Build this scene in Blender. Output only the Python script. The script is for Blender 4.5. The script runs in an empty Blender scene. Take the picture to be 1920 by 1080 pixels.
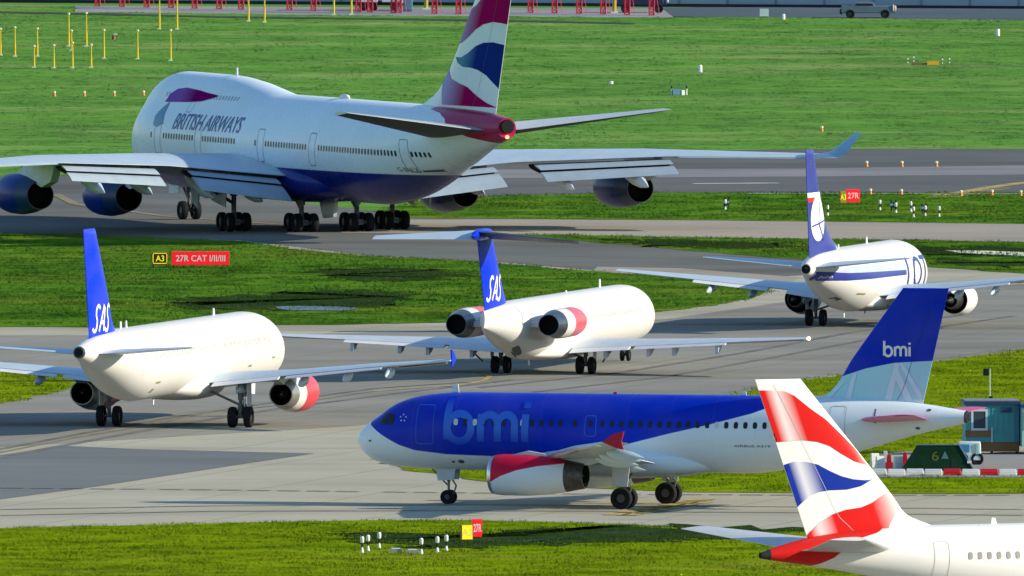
import bpy, bmesh, math, random
import numpy as np
from mathutils import Vector, Matrix

R = math.radians
random.seed(7); rng = np.random.default_rng(7)
SC = bpy.context.scene
COL = SC.collection

# ------------------------------------------------------------------ camera, sky, sun, exposure
F_PX, CAM_H, CAM_Y = 69400.0, 76.0, -1960.0          # long telephoto from a high roof
PITCH = math.atan((540 + 1740) / F_PX)
cam = bpy.data.cameras.new('camera'); camo = bpy.data.objects.new('camera', cam); COL.objects.link(camo)
cam.sensor_width = 36.0; cam.lens = F_PX / 1920 * 36.0
cam.clip_start = 50.0; cam.clip_end = 30000.0
camo.location = (0, CAM_Y, CAM_H); camo.rotation_euler = (R(90) - PITCH, 0, 0)
SC.camera = camo

SUN_EL, SUN_AZ = R(21), R(-9)          # azimuth measured from +X (picture right) towards +Y (away)
world = bpy.data.worlds.new('World'); SC.world = world; world.use_nodes = True
wn = world.node_tree; bg = wn.nodes['Background']
sky = wn.nodes.new('ShaderNodeTexSky'); sky.sky_type = 'NISHITA'; sky.sun_disc = False
sky.sun_elevation = SUN_EL; sky.sun_rotation = R(90) - SUN_AZ
sky.air_density = 1.2; sky.dust_density = 0.15; sky.ozone_density = 5.0
wn.links.new(sky.outputs[0], bg.inputs[0]); bg.inputs[1].default_value = 0.145
sl = bpy.data.lights.new('sun', 'SUN'); sl.energy = 5.0; sl.angle = R(0.6); sl.color = (1.0, 0.89, 0.70)
so = bpy.data.objects.new('sun', sl); COL.objects.link(so)
sdir = Vector((math.cos(SUN_AZ) * math.cos(SUN_EL), math.sin(SUN_AZ) * math.cos(SUN_EL), math.sin(SUN_EL)))
so.rotation_euler = (-sdir).to_track_quat('-Z', 'Y').to_euler(); so.location = (200, -200, 200)
vs = SC.view_settings
vs.view_transform = 'Standard'; vs.look = 'None'; vs.gamma = 1.0; vs.exposure = 0.4; vs.use_curve_mapping = False
SC.cycles.max_bounces = 6; SC.cycles.diffuse_bounces = 3

def gp(px, py, z=0.0):
    """ground point seen at a pixel of the 1920x1080 photograph (used to read off real positions)"""
    cx, cy = (px - 960) / F_PX, -(py - 540) / F_PX
    c, s = math.cos(PITCH), math.sin(PITCH)
    d = Vector((cx, c + cy * s, -s + cy * c))
    t = (z - CAM_H) / d.z
    return Vector((d.x * t, CAM_Y + d.y * t, z))

# ------------------------------------------------------------------ node and material helpers
class NT:
    def __init__(s, name):
        s.m = bpy.data.materials.new(name); s.m.use_nodes = True; s.t = s.m.node_tree
        s.b = s.t.nodes['Principled BSDF']; s._c = None
    def n(s, typ, **kw):
        nd = s.t.nodes.new(typ)
        for k, v in kw.items(): setattr(nd, k, v)
        return nd
    def put(s, sock, v):
        if isinstance(v, bpy.types.NodeSocket): s.t.links.new(v, sock)
        elif v is not None:
            if sock.type == 'RGBA' and len(v) == 3: v = (*v, 1)
            sock.default_value = v
    def math(s, op, a, b=None, c=None, clamp=False):
        nd = s.n('ShaderNodeMath', operation=op); nd.use_clamp = clamp
        for i, v in enumerate((a, b, c)):
            if v is not None: s.put(nd.inputs[i], v)
        return nd.outputs[0]
    def mix(s, f, a, b, blend='MIX'):
        nd = s.n('ShaderNodeMix', data_type='RGBA', blend_type=blend)
        s.put(nd.inputs[0], f); s.put(nd.inputs[6], a); s.put(nd.inputs[7], b)
        return nd.outputs[2]
    def obj(s):
        if not s._c:
            tc = s.n('ShaderNodeTexCoord'); sp = s.n('ShaderNodeSeparateXYZ')
            s.t.links.new(tc.outputs['Object'], sp.inputs[0]); s._c = (sp.outputs[0], sp.outputs[1], sp.outputs[2], tc.outputs['Object'])
        return s._c
    def pos(s):
        return s.n('ShaderNodeNewGeometry').outputs['Position']
    def noise(s, vec, scale, detail=3, rough=0.6, stretch=None):
        if stretch:
            mp = s.n('ShaderNodeMapping'); s.t.links.new(vec, mp.inputs[0]); mp.inputs['Scale'].default_value = stretch; vec = mp.outputs[0]
        nd = s.n('ShaderNodeTexNoise'); s.t.links.new(vec, nd.inputs['Vector'])
        nd.inputs['Scale'].default_value = scale; nd.inputs['Detail'].default_value = detail; nd.inputs['Roughness'].default_value = rough
        return nd.outputs['Fac']
    def ramp(s, v, lo, hi):
        nd = s.n('ShaderNodeMapRange'); nd.clamp = True
        s.put(nd.inputs[0], v); nd.inputs[1].default_value = lo; nd.inputs[2].default_value = hi
        return nd.outputs[0]
    def curve(s, v, pts):
        """piecewise-linear function of v through pts"""
        x0, x1 = pts[0][0], pts[-1][0]; ys = [p[1] for p in pts]; y0, y1 = min(ys) - .01, max(ys) + .01
        t = s.ramp(v, x0, x1)
        nd = s.n('ShaderNodeFloatCurve'); cm = nd.mapping; c = cm.curves[0]
        q = [((p[0] - x0) / (x1 - x0), (p[1] - y0) / (y1 - y0)) for p in pts]
        c.points[0].location = q[0]; c.points[1].location = q[-1]
        for a in q[1:-1]: c.points.new(*a)
        for p in c.points: p.handle_type = 'VECTOR'
        cm.update(); s.t.links.new(t, nd.inputs['Value'])
        return s.math('MULTIPLY_ADD', nd.outputs[0], y1 - y0, y0)
    def above(s, a, b, soft):
        return s.math('MULTIPLY_ADD', s.math('SUBTRACT', a, b), 1.0 / soft, 0.5, clamp=True)
    def bump(s, h, strength, dist):
        nd = s.n('ShaderNodeBump'); nd.inputs['Strength'].default_value = strength; nd.inputs['Distance'].default_value = dist
        s.t.links.new(h, nd.inputs['Height']); s.t.links.new(nd.outputs[0], s.b.inputs['Normal'])
    def matte(s, col):
        """purely diffuse ground surface"""
        d = s.n('ShaderNodeBsdfDiffuse'); s.put(d.inputs[0], col); d.inputs[1].default_value = .9
        s.t.links.new(d.outputs[0], s.t.nodes['Material Output'].inputs[0]); return d
    def done(s, col, rough=0.4, metal=0.0, spec=0.5):
        s.put(s.b.inputs['Base Color'], col); s.put(s.b.inputs['Roughness'], rough)
        s.b.inputs['Metallic'].default_value = metal; s.b.inputs['Specular IOR Level'].default_value = spec
        return s.m

_mc = {}
def pm(name, col, rough=0.45, metal=0.0, var=0.12, scale=1.2, emit=0.0, spec=0.22):
    if name in _mc: return _mc[name]
    t = NT(name); o = t.obj()[3]
    k = t.ramp(t.noise(o, scale, 4), .3, .75)
    c = t.mix(t.math('MULTIPLY', k, 1.0), tuple(x * (1 - var) for x in col), tuple(min(1, x * (1 + var * .5)) for x in col))
    if emit:
        t.put(t.b.inputs['Emission Color'], col); t.b.inputs['Emission Strength'].default_value = emit
    _mc[name] = t.done(c, rough, metal, spec); return _mc[name]

def paint(name, col, layers=(), xm=0.0, rough=0.28, dirt=0.10, seams=2.4):
    """aircraft paint: base colour, then (colour, mask(nt, d, y, z)) layers of livery, weathering streaks and frame seams"""
    t = NT(name); x, y, z, o = t.obj(); d = t.math('SUBTRACT', xm, x)
    c = col
    for lc, mk_ in layers:
        lc = lc(t, d, y, z) if callable(lc) else lc
        c = t.mix(mk_(t, d, y, z), c, lc)
    g = t.ramp(t.noise(o, .35, 2, .5, (.8, .8, 1.4)), .35, .8)
    if seams:
        f = t.math('ABSOLUTE', t.math('SUBTRACT', t.math('FRACT', t.math('DIVIDE', d, seams)), .5))
        sm = t.math('MULTIPLY', t.math('LESS_THAN', f, .020 / seams), .6)
        g = t.math('ADD', g, sm)
    c = t.mix(t.math('MULTIPLY', g, dirt), c, (.30, .27, .23))
    rr = t.math('MULTIPLY_ADD', t.noise(o, 1.3, 3), .2, rough - .08)
    return t.done(c, rr, 0, .10)

# ------------------------------------------------------------------ mesh helpers
def mk(name, verts, faces, mat, parent=None, smooth=True, fm=None, ang=38):
    me = bpy.data.meshes.new(name); me.from_pydata([tuple(v) for v in verts], [], faces)
    for m in (mat if isinstance(mat, (list, tuple)) else [mat]): me.materials.append(m)
    if fm is not None: me.polygons.foreach_set('material_index', fm)
    bm = bmesh.new(); bm.from_mesh(me); bmesh.ops.recalc_face_normals(bm, faces=bm.faces); bm.to_mesh(me); bm.free()
    if smooth:
        me.polygons.foreach_set('use_smooth', [True] * len(me.polygons)); me.set_sharp_from_angle(angle=R(ang))
    o = bpy.data.objects.new(name, me); COL.objects.link(o)
    if parent: o.parent = parent
    return o

def inst(o, name, parent, mw=None):
    c = bpy.data.objects.new(name, o.data if hasattr(o, 'data') and o.type == 'MESH' else o); COL.objects.link(c); c.parent = parent
    if mw is not None: c.matrix_local = mw
    return c

def tag(o, label, cat, group=None, kind=None):
    o['label'] = label
    if cat: o['category'] = cat
    if group: o['group'] = group
    if kind: o['kind'] = kind
    return o

def empty(name, loc, rz, label, cat, group=None):
    e = bpy.data.objects.new(name, None); COL.objects.link(e); e.location = loc; e.rotation_euler = (0, 0, rz)
    e.empty_display_size = .3
    return tag(e, label, cat, group)

class MB:
    """collects shapes of one part"""
    def __init__(s): s.v = []; s.f = []; s.m = []
    def add(s, vs_, fs, mi=0):
        n = len(s.v); s.v += [tuple(v) for v in vs_]; s.f += [tuple(i + n for i in f) for f in fs]; s.m += [mi] * len(fs); return s
    def box(s, c, h, mi=0, rz=0.0, top=None):
        """centre, half sizes; top = scale of the upper face"""
        tx, ty = top or (1, 1); vs_ = []
        for sz in (-1, 1):
            for sx, sy in ((-1, -1), (1, -1), (1, 1), (-1, 1)):
                x, y = sx * h[0] * (tx if sz > 0 else 1), sy * h[1] * (ty if sz > 0 else 1)
                vs_.append((c[0] + x * math.cos(rz) - y * math.sin(rz), c[1] + x * math.sin(rz) + y * math.cos(rz), c[2] + sz * h[2]))
        return s.add(vs_, [(0, 3, 2, 1), (4, 5, 6, 7), (0, 1, 5, 4), (1, 2, 6, 5), (2, 3, 7, 6), (3, 0, 4, 7)], mi)
    def tube(s, a, b, r0, r1=None, n=10, mi=0):
        a, b = Vector(a), Vector(b); r1 = r0 if r1 is None else r1
        q = (b - a).to_track_quat('Z', 'Y'); vs_ = []
        for p, r in ((a, r0), (b, r1)):
            for i in range(n):
                t = 2 * math.pi * i / n; vs_.append(p + q @ Vector((r * math.cos(t), r * math.sin(t), 0)))
        fs = [(i, (i + 1) % n, n + (i + 1) % n, n + i) for i in range(n)] + [tuple(range(n - 1, -1, -1)), tuple(range(n, 2 * n))]
        return s.add(vs_, fs, mi)
    def prism(s, poly, y0, y1, mi=0, axis='y', top=1.0):
        """extrude a polygon given in (x,z) along y"""
        n = len(poly); cx = sum(p[0] for p in poly) / n; cz = sum(p[1] for p in poly) / n
        vs_ = [(p[0], y0, p[1]) for p in poly] + [(cx + (p[0] - cx) * top, y1, cz + (p[1] - cz) * top) for p in poly]
        fs = [(i, (i + 1) % n, n + (i + 1) % n, n + i) for i in range(n)] + [tuple(range(n)), tuple(range(2 * n - 1, n - 1, -1))]
        return s.add(vs_, fs, mi)
    def lathe(s, prof, c=(0, 0, 0), axis='x', n=36, mi=0, caps=True, squash=1.0):
        """profile (axial, radius[, material]) about an axis"""
        vs_ = []; fs = []; ms = []
        for p in prof:
            for i in range(n):
                t = 2 * math.pi * i / n; a, b = p[1] * math.cos(t), p[1] * math.sin(t)
                if axis == 'x': vs_.append((c[0] + p[0], c[1] + a, c[2] + b * squash))
                elif axis == 'y': vs_.append((c[0] + a, c[1] + p[0], c[2] + b))
                else: vs_.append((c[0] + a, c[1] + b, c[2] + p[0]))
        k = len(prof)
        for j in range(k - 1):
            for i in range(n):
                fs.append((j * n + i, j * n + (i + 1) % n, (j + 1) * n + (i + 1) % n, (j + 1) * n + i)); ms.append(prof[j + 1][2] if len(prof[j + 1]) > 2 else mi)
        if caps:
            fs.append(tuple(range(n))); ms.append(mi); fs.append(tuple(range((k - 1) * n, k * n))); ms.append(prof[-1][2] if len(prof[-1]) > 2 else mi)
        q = len(s.v); s.v += vs_; s.f += [tuple(i + q for i in f) for f in fs]; s.m += ms
        return s
    def build(s, name, mat, parent=None, smooth=True, ang=38):
        return mk(name, s.v, s.f, mat, parent, smooth, s.m, ang)

def pchip(xs, ys):
    xs = np.array(xs, float); ys = np.array(ys, float); h = np.diff(xs); dl = np.diff(ys) / h; m = np.zeros(len(xs))
    for i in range(1, len(xs) - 1):
        if dl[i - 1] * dl[i] > 0:
            w1 = 2 * h[i] + h[i - 1]; w2 = h[i] + 2 * h[i - 1]; m[i] = (w1 + w2) / (w1 / dl[i - 1] + w2 / dl[i])
    m[0] = dl[0]; m[-1] = dl[-1]
    def f(x):
        x = min(max(x, xs[0]), xs[-1]); i = int(min(np.searchsorted(xs, x, 'right') - 1, len(xs) - 2)); i = max(i, 0)
        t = (x - xs[i]) / h[i]; t2, t3 = t * t, t * t * t
        return float(ys[i] * (2 * t3 - 3 * t2 + 1) + h[i] * m[i] * (t3 - 2 * t2 + t) + ys[i + 1] * (3 * t2 - 2 * t3) + h[i] * m[i + 1] * (t3 - t2))
    return f

# ------------------------------------------------------------------ aircraft helpers (local frame: x forward, y left, z up, origin under main gear)
class Fus:
    def __init__(s, xm, top, bot, wid, upper=None):
        s.xm = xm; q = lambda pts: pchip([math.sqrt(p[0]) for p in pts], [p[1] for p in pts])
        s.ft, s.fb, s.fw = q(top), q(bot), q(wid); s.L = top[-1][0]
        s.fu = q(upper[0]) if upper else None; s.ru = upper[1] if upper else 0
    def sec(s, d):
        u = math.sqrt(max(d, 0)); t, b, w = s.ft(u), s.fb(u), s.fw(u); return (t + b) / 2, w, max((t - b) / 2, 1e-3)
    def ztop(s, d):
        zc, w, h = s.sec(d); t = zc + h
        return max(t, s.fu(math.sqrt(max(d, 0)))) if s.fu else t
    def y(s, d, z):
        zc, w, h = s.sec(d); q = 1 - ((z - zc) / h) ** 2; y = w * math.sqrt(q) if q > 0 else 0.0
        if s.fu:
            zt = s.fu(math.sqrt(max(d, 0))); k = min(1, w / s.fw(4.0)); r = s.ru * k + 1e-3; r = min(r, max(.2, (zt - s.fb(math.sqrt(d))) / 2)); zu = zt - r
            q = 1 - ((z - zu) / r) ** 2; yu = r * math.sqrt(q) if q > 0 else 0.0
            a = .35
            if y > 0 and yu > 0:
                e = max(a - abs(y - yu), 0) / a; return max(y, yu) + e * e * a / 4 * min(1, 4 * min(y, yu))
            return max(y, yu)
        return y
    def mesh(s, name, mat, parent, nr=110, nk=26):
        ds = [s.L * (i / nr) ** 1.7 for i in range(nr + 1)]
        extra = [s.L - (s.L * .02) * (i / 6) ** 1.5 for i in range(1, 6)]; ds = sorted(set(ds + extra)); ds[0] = .004
        V = []; Fc = []; n = 2 * nk
        for d in ds:
            zb = s.sec(d)[0] - s.sec(d)[2]; zt = s.ztop(d); m, h = (zb + zt) / 2, (zt - zb) / 2
            pts = []
            for i in range(nk + 1):
                z = m - h * math.cos(math.pi * i / nk); pts.append((s.y(d, z) if 0 < i < nk else 0.0, z))
            ring = [(s.xm - d, yy, z) for yy, z in pts] + [(s.xm - d, -yy, z) for yy, z in pts[-2:0:-1]]
            V += ring
        for j in range(len(ds) - 1):
            for i in range(n): Fc.append((j * n + i, j * n + (i + 1) % n, (j + 1) * n + (i + 1) % n, (j + 1) * n + i))
        Fc.append(tuple(range(n))); Fc.append(tuple(range((len(ds) - 1) * n, len(ds) * n)))
        return mk(name, V, Fc, mat, parent, ang=50)
    def surf(s, side):
        def f(d, z, off):
            zc, w, h = s.sec(d); e = .02
            y = s.y(d, z); dy = (s.y(d, z + e) - s.y(d, z - e)) / (2 * e) if y > .05 else 0
            n = Vector((0, side, -dy)).normalized() if y > .05 else Vector((0, 0, 1))
            dx = (s.y(d + e, z) - s.y(d - e, z)) / (2 * e); n = Vector((dx * 1.0, side, -dy)).normalized() if y > .05 else n
            return Vector((s.xm - d, side * y, z)) + n * off
        return f

class Fin:
    """upright tail fin: le, te = [(z, d)...]"""
    def __init__(s, xm, le, te, tc=.11):
        s.xm = xm; s.le = pchip([p[0] for p in le], [p[1] for p in le]); s.te = pchip([p[0] for p in te], [p[1] for p in te]); s.tc = tc
        s.z0, s.z1 = le[0][0], le[-1][0]
    def half(s, u, c, z):
        u = min(max(u, 0), 1); tip = 1.0 if z < s.z1 - .12 else max(.15, math.sqrt(max(0, (s.z1 - z) / .12)))
        return 5 * s.tc * min(c, 7) * (.2969 * math.sqrt(u) - .126 * u - .3516 * u * u + .2843 * u ** 3 - .1015 * u ** 4) * tip + .012
    def surf(s, side):
        def f(d, z, off):
            z = min(max(z, s.z0), s.z1 - .005); a, b = s.le(z), s.te(z); d = min(max(d, a + .012), b - .004)
            return Vector((s.xm - d, side * (s.half((d - a) / (b - a), b - a, z) + off), z))
        return f
    def mesh(s, name, mat, parent, nz=40, nu=18):
        us = [(1 - math.cos(math.pi * i / nu)) / 2 for i in range(nu + 1)]; V = []; Fc = []; n = 2 * nu
        zs = [s.z0 + (s.z1 - s.z0) * i / nz for i in range(nz)] + [s.z1 - .06, s.z1 - .02, s.z1]
        for z in zs:
            a, b = s.le(z), s.te(z); c = b - a
            V += [(s.xm - a - u * c, s.half(u, c, z) if 0 < u else 0, z) for u in us]
            V += [(s.xm - a - u * c, -s.half(u, c, z), z) for u in us[-1:0:-1]]
        n = 2 * nu + 1
        for j in range(len(zs) - 1):
            for i in range(n): Fc.append((j * n + i, j * n + (i + 1) % n, (j + 1) * n + (i + 1) % n, (j + 1) * n + i))
        Fc.append(tuple(range((len(zs) - 1) * n, len(zs) * n)))
        return mk(name, V, Fc, mat, parent, ang=50)

def foil(secs, side, mb=None, nu=12, mi=0, xm=0.0, cap=True):
    """lifting surface: secs = (y, d_le, chord, z, tc[, droop deg])"""
    mb = mb or MB(); V = []; Fc = []
    us = [(1 - math.cos(math.pi * i / nu)) / 2 for i in range(nu + 1)]
    for q in secs:
        y, a, c, z, tc = q[:5]; w = R(q[5]) if len(q) > 5 else 0.0
        th = lambda u: 5 * tc * c * (.2969 * math.sqrt(u) - .126 * u - .3516 * u * u + .2843 * u ** 3 - .1015 * u ** 4) + .006
        ca = lambda u: .05 * c * (u - u * u)
        pts = [(u * c, ca(u) + th(u)) for u in us] + [(u * c, ca(u) - th(u)) for u in us[-1:0:-1]]
        for px, pz in pts:
            V.append((xm - a - (px * math.cos(w) + pz * math.sin(w)), side * y, z + pz * math.cos(w) - px * math.sin(w)))
    n = 2 * nu + 1
    for j in range(len(secs) - 1):
        for i in range(n): Fc.append((j * n + i, j * n + (i + 1) % n, (j + 1) * n + (i + 1) % n, (j + 1) * n + i))
    if cap: Fc.append(tuple(range(n))); Fc.append(tuple(range((len(secs) - 1) * n, len(secs) * n)))
    return mb.add(V, Fc, mi)

def lerp_secs(secs, y):
    for a, b in zip(secs, secs[1:]):
        if a[0] <= y <= b[0]:
            t = (y - a[0]) / (b[0] - a[0]); return tuple(p + (q - p) * t for p, q in zip(a, b))
    return secs[-1]

def decal(name, polys, surf, mat, parent, L=.3, off=.014, step=.0):
    """flat print wrapped on a curved surface: polys = lists of (d, z)"""
    bm = bmesh.new(); k = 0
    tagl = bm.verts.layers.float.new('o')
    for p in polys:
        vs_ = [bm.verts.new((a, b, 0)) for a, b in p]
        for v in vs_: v[tagl] = off + step * k
        try: bm.faces.new(vs_)
        except ValueError: pass
        k += 1
    bmesh.ops.triangulate(bm, faces=bm.faces)
    for _ in range(6):
        ed = [e for e in bm.edges if e.calc_length() > L]
        if not ed: break
        bmesh.ops.subdivide_edges(bm, edges=ed, cuts=1); bmesh.ops.triangulate(bm, faces=[f for f in bm.faces if len(f.verts) > 3])
    for v in bm.verts: v.co = surf(v.co.x, v.co.y, v[tagl])
    me = bpy.data.meshes.new(name); bm.to_mesh(me); bm.free(); me.materials.append(mat)
    me.polygons.foreach_set('use_smooth', [True] * len(me.polygons))
    o = bpy.data.objects.new(name, me); COL.objects.link(o); o.parent = parent
    return o

def stroke(path, w, closed=False):
    """thick polyline as mitred quads"""
    P = [Vector(p).to_2d() for p in path]; n = len(P); L_, R_ = [], []
    for i in range(n):
        a = P[i - 1] if (i > 0 or closed) else P[i]; b = P[(i + 1) % n] if (i < n - 1 or closed) else P[i]
        t = (b - a).normalized(); nn = Vector((-t.y, t.x))
        L_.append(P[i] + nn * w / 2); R_.append(P[i] - nn * w / 2)
    m = n if closed else n - 1
    return [[tuple(L_[i]), tuple(R_[i]), tuple(R_[(i + 1) % n]), tuple(L_[(i + 1) % n])] for i in range(m)]

def arc(cx, cy, rx, ry, a0, a1, n=14):
    return [(cx + rx * math.cos(R(a0 + (a1 - a0) * i / n)), cy + ry * math.sin(R(a0 + (a1 - a0) * i / n))) for i in range(n + 1)]

def text_tris(s, shear=0.0, bold=0.0, spacing=1.0):
    """triangles of a word, scaled to a unit box (width 1, height 1)"""
    cu = bpy.data.curves.new('t', 'FONT'); cu.body = s; cu.shear = shear; cu.offset = bold; cu.space_character = spacing; cu.resolution_u = 3
    o = bpy.data.objects.new('t', cu); COL.objects.link(o); bpy.context.view_layer.update()
    me = bpy.data.meshes.new_from_object(o.evaluated_get(bpy.context.evaluated_depsgraph_get()))
    V = np.array([v.co[:2] for v in me.vertices]); lo, hi = V.min(0), V.max(0); V = (V - lo) / (hi - lo)
    me.calc_loop_triangles(); T = [[tuple(V[i]) for i in t.vertices] for t in me.loop_triangles]
    bpy.data.objects.remove(o); bpy.data.curves.remove(cu); bpy.data.meshes.remove(me)
    return T

def place(tris, d0, d1, z0, z1, sk=0.0):
    """unit-box triangles to a (d,z) box; d1<d0 for text read on the right-hand side"""
    return [[(d0 + (d1 - d0) * u, z0 + (z1 - z0) * v + sk * u) for u, v in t] for t in tris]

BMI_B = [[(0, 1.6), (0, .06)], arc(.52, .5, .5, .5, 180, -180, 24)]
BMI_M = [[(0, 1.0), (0, 0)], arc(.36, .62, .36, .36, 180, 0, 12) + [(.72, 0)], arc(1.08, .62, .36, .36, 180, 0, 12) + [(1.44, 0)]]
BMI_I = [[(0, 1.0), (0, 0)], [(0, 1.44), (0, 1.22)]]
def bmi_word(d0, z0, k, sgn, w, kz=None):
    kz = kz or k; out = []
    for ox, G in ((0, BMI_B), (1.42, BMI_M), (3.3, BMI_I)):
        for p in G: out.append(stroke([(d0 + sgn * (ox + x) * k, z0 + y * kz) for x, y in p], w))
    return out
def sas_word(d0, z0, wd, ht, sgn, w):
    """tall slanted rounded letters"""
    S = arc(.62, .78, .30, .20, 20, 180, 8) + [(.36, .60), (.58, .42)] + arc(.28, .20, .30, .20, 0, -160, 8)
    A = [(.05, 0), (.62, 1.0), (.78, .9), (.78, 0)]; A2 = [(.30, .33), (.78, .33)]
    out = []
    for ox, G in ((0, [S]), (.95, [A, A2]), (1.9, [S])):
        for p in G: out.append(stroke([(d0 + sgn * ((ox + x) / 2.85 + y * .10) * wd, z0 + y * ht) for x, y in p], w))
    return out
def decal_groups(name, groups, surf, mat, parent, L=.25, off=.014):
    # each stroke lies a hair above the last one so that crossings never share a plane
    flat = []; offs = []
    for i, g in enumerate(groups):
        for p in g: flat.append(p); offs.append(off + .003 * i)
    bm = bmesh.new(); lay = bm.verts.layers.float.new('o')
    for p, f in zip(flat, offs):
        vs_ = [bm.verts.new((a, b, 0)) for a, b in p]
        for v in vs_: v[lay] = f
        bm.faces.new(vs_)
    bmesh.ops.triangulate(bm, faces=bm.faces)
    for _ in range(5):
        ed = [e for e in bm.edges if e.calc_length() > L]
        if not ed: break
        bmesh.ops.subdivide_edges(bm, edges=ed, cuts=1); bmesh.ops.triangulate(bm, faces=[f for f in bm.faces if len(f.verts) > 3])
    for v in bm.verts: v.co = surf(v.co.x, v.co.y, v[lay])
    me = bpy.data.meshes.new(name); bm.to_mesh(me); bm.free(); me.materials.append(mat)
    o = bpy.data.objects.new(name, me); COL.objects.link(o); o.parent = parent
    return o

def frame_poly(cx, cz, w, h, t, rad=.15):
    """rounded door outline as a closed stroke"""
    a, b = w / 2 - rad, h / 2 - rad; p = []
    for sx, sz, a0 in ((1, 1, 0), (-1, 1, 90), (-1, -1, 180), (1, -1, 270)):
        p += arc(cx + sx * a, cz + sz * b, rad, rad, a0, a0 + 90, 4)
    q = []
    for v in p:
        if not q or (Vector(v) - Vector(q[-1])).length > 1e-4: q.append(v)
    return stroke(q, t, closed=True)

# shared aircraft materials
TYRE = pm('tyre_rubber', (.012, .012, .014), .85, var=.3, spec=.2)
HUB = pm('wheel_hub_metal', (.07, .07, .075), .5, .2)
STEEL = pm('gear_steel', (.17, .18, .19), .5, .3, var=.3)
GDOOR = pm('gear_door_grey', (.55, .58, .60), .45)
DUCT = pm('soot_and_shade_black', (.008, .008, .009), .7, spec=.2)  # soot in the ducts, painted shade behind the jumbo flaps
LIP = pm('bare_metal_lip', (.62, .64, .66), .28, .9)
EXH = pm('heat_stained_metal', (.12, .115, .11), .38, .8, var=.4, scale=3)
WINGM = pm('wing_grey', (.50, .60, .66), .34, .1, var=.10, scale=.7)
FLAPM = pm('flap_white', (.66, .68, .69), .42, 0, var=.10, scale=.8)
GLASS = pm('cabin_glass', (.015, .02, .03), .35, 0, var=.2, scale=9, spec=.25)
SHADE_ = pm('cabin_blind', (.62, .62, .60), .5)
LINE = pm('seam_line', (.10, .11, .12), .6)
WHITE = pm('white_paint', (.80, .80, .78), .30, var=.06)
REDP = pm('red_paint', (.62, .02, .025), .32, var=.08)
NAVR = pm('nav_light_red', (1.0, .12, .05), .3, emit=9)
NAVW = pm('nav_light_warm', (1.0, .62, .35), .3, emit=14)
BLADE = pm('antenna_white', (.75, .76, .76), .4)

_wheel = {}
def wheel_mesh(r, w):
    if (r, w) in _wheel: return _wheel[(r, w)]
    m = MB(); h = w / 2
    m.lathe([(-h * .55, r * .50), (-h * .85, r * .55), (-h, r * .72), (-h * .93, r * .90), (-h * .6, r * .985), (0, r), (h * .6, r * .985), (h * .93, r * .90), (h, r * .72), (h * .85, r * .55), (h * .55, r * .50)], axis='y', n=28)
    m.lathe([(-h * .62, r * .12), (-h * .52, r * .5), (h * .52, r * .5), (h * .62, r * .12)], axis='y', n=20, mi=1)
    o = m.build('wheel', [TYRE, HUB]); me = o.data; bpy.data.objects.remove(o); _wheel[(r, w)] = me
    return me

def gear(root, name, x, y, z_top, axle_r, width, tracks, axles=(0,), strut=.13, brace=None, doors=(), lean=0.0):
    """one leg: strut, torque links, wheels as sub-parts"""
    m = MB(); zc = axle_r
    m.tube((x, y, zc), (x, y, zc + (z_top - zc) * .55), strut * .75, n=12); m.tube((x, y, zc + (z_top - zc) * .5), (x, y + lean, z_top), strut * 1.15, n=12)
    for a in axles: m.tube((x + a, y - max(tracks) * 1.02, zc), (x + a, y + max(tracks) * 1.02, zc), strut * .55, n=8)
    if len(axles) > 1: m.box((x, y, zc), (max(axles) + .1, strut * .8, strut * .8))
    m.tube((x - .28, y, zc + .18), (x - .42, y, zc + .6), .045, n=6); m.tube((x - .42, y, zc + .6), (x - .12, y, zc + 1.05), .045, n=6)
    if brace: m.tube((x, y, zc + (z_top - zc) * .35), brace, strut * .5, n=8)
    g = m.build(name, STEEL, root)
    for a in axles:
        for t in tracks:
            for s in ((1, -1) if t else (1,)):
                inst(wheel_mesh(axle_r, width), 'wheel', g, Matrix.Translation((x + a, y + s * t, axle_r)))
    for dv in doors:
        dd = MB().prism(dv[0], dv[1], dv[1] + dv[2]); dd.build('gear_door', GDOOR, g, smooth=False)
    return g

def engine(root, x0, y0, z0, prof, cowl_mats, plug=None, pylon=None, py_w=.22, n=40, name='engine', extra=None, squash=1.0):
    """nacelle by lathe about x: prof = (distance aft of the lip, radius, material index)"""
    m = MB(); m.lathe([(-p[0], p[1], p[2]) for p in prof], (x0, y0, z0), n=n, caps=False, squash=squash)
    e = m.build(name, cowl_mats, root)
    L = max(p[0] for p in prof); q = MB()
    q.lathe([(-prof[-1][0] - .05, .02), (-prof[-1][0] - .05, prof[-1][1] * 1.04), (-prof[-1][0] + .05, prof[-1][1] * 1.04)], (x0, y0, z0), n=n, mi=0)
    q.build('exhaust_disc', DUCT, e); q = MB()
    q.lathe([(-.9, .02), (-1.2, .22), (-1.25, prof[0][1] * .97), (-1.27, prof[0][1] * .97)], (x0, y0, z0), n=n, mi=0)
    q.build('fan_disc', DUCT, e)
    if plug:
        MB().lathe([(-plug[0], plug[1]), (-plug[0] - plug[2] * .5, plug[1] * .8), (-plug[0] - plug[2], .04)], (x0, y0, z0), n=20).build('exhaust_cone', EXH, e)
    if pylon:
        MB().prism([(x0 - a, z0 + b) for a, b in pylon], y0 - py_w, y0 + py_w).build('pylon', GDOOR if extra is None else extra, e)
    return e

def rudder_line(fin, fo, side, frac=.68, mat=None, z0=None):
    z0 = z0 or fin.z0 + .6; zs = [z0 + (fin.z1 - .25 - z0) * i / 24 for i in range(25)]
    P = [(fin.le(z) + frac * (fin.te(z) - fin.le(z)), z) for z in zs]
    decal('rudder_gap', stroke(P, .022), fin.surf(side), mat or LINE, fo, off=.03)

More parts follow.
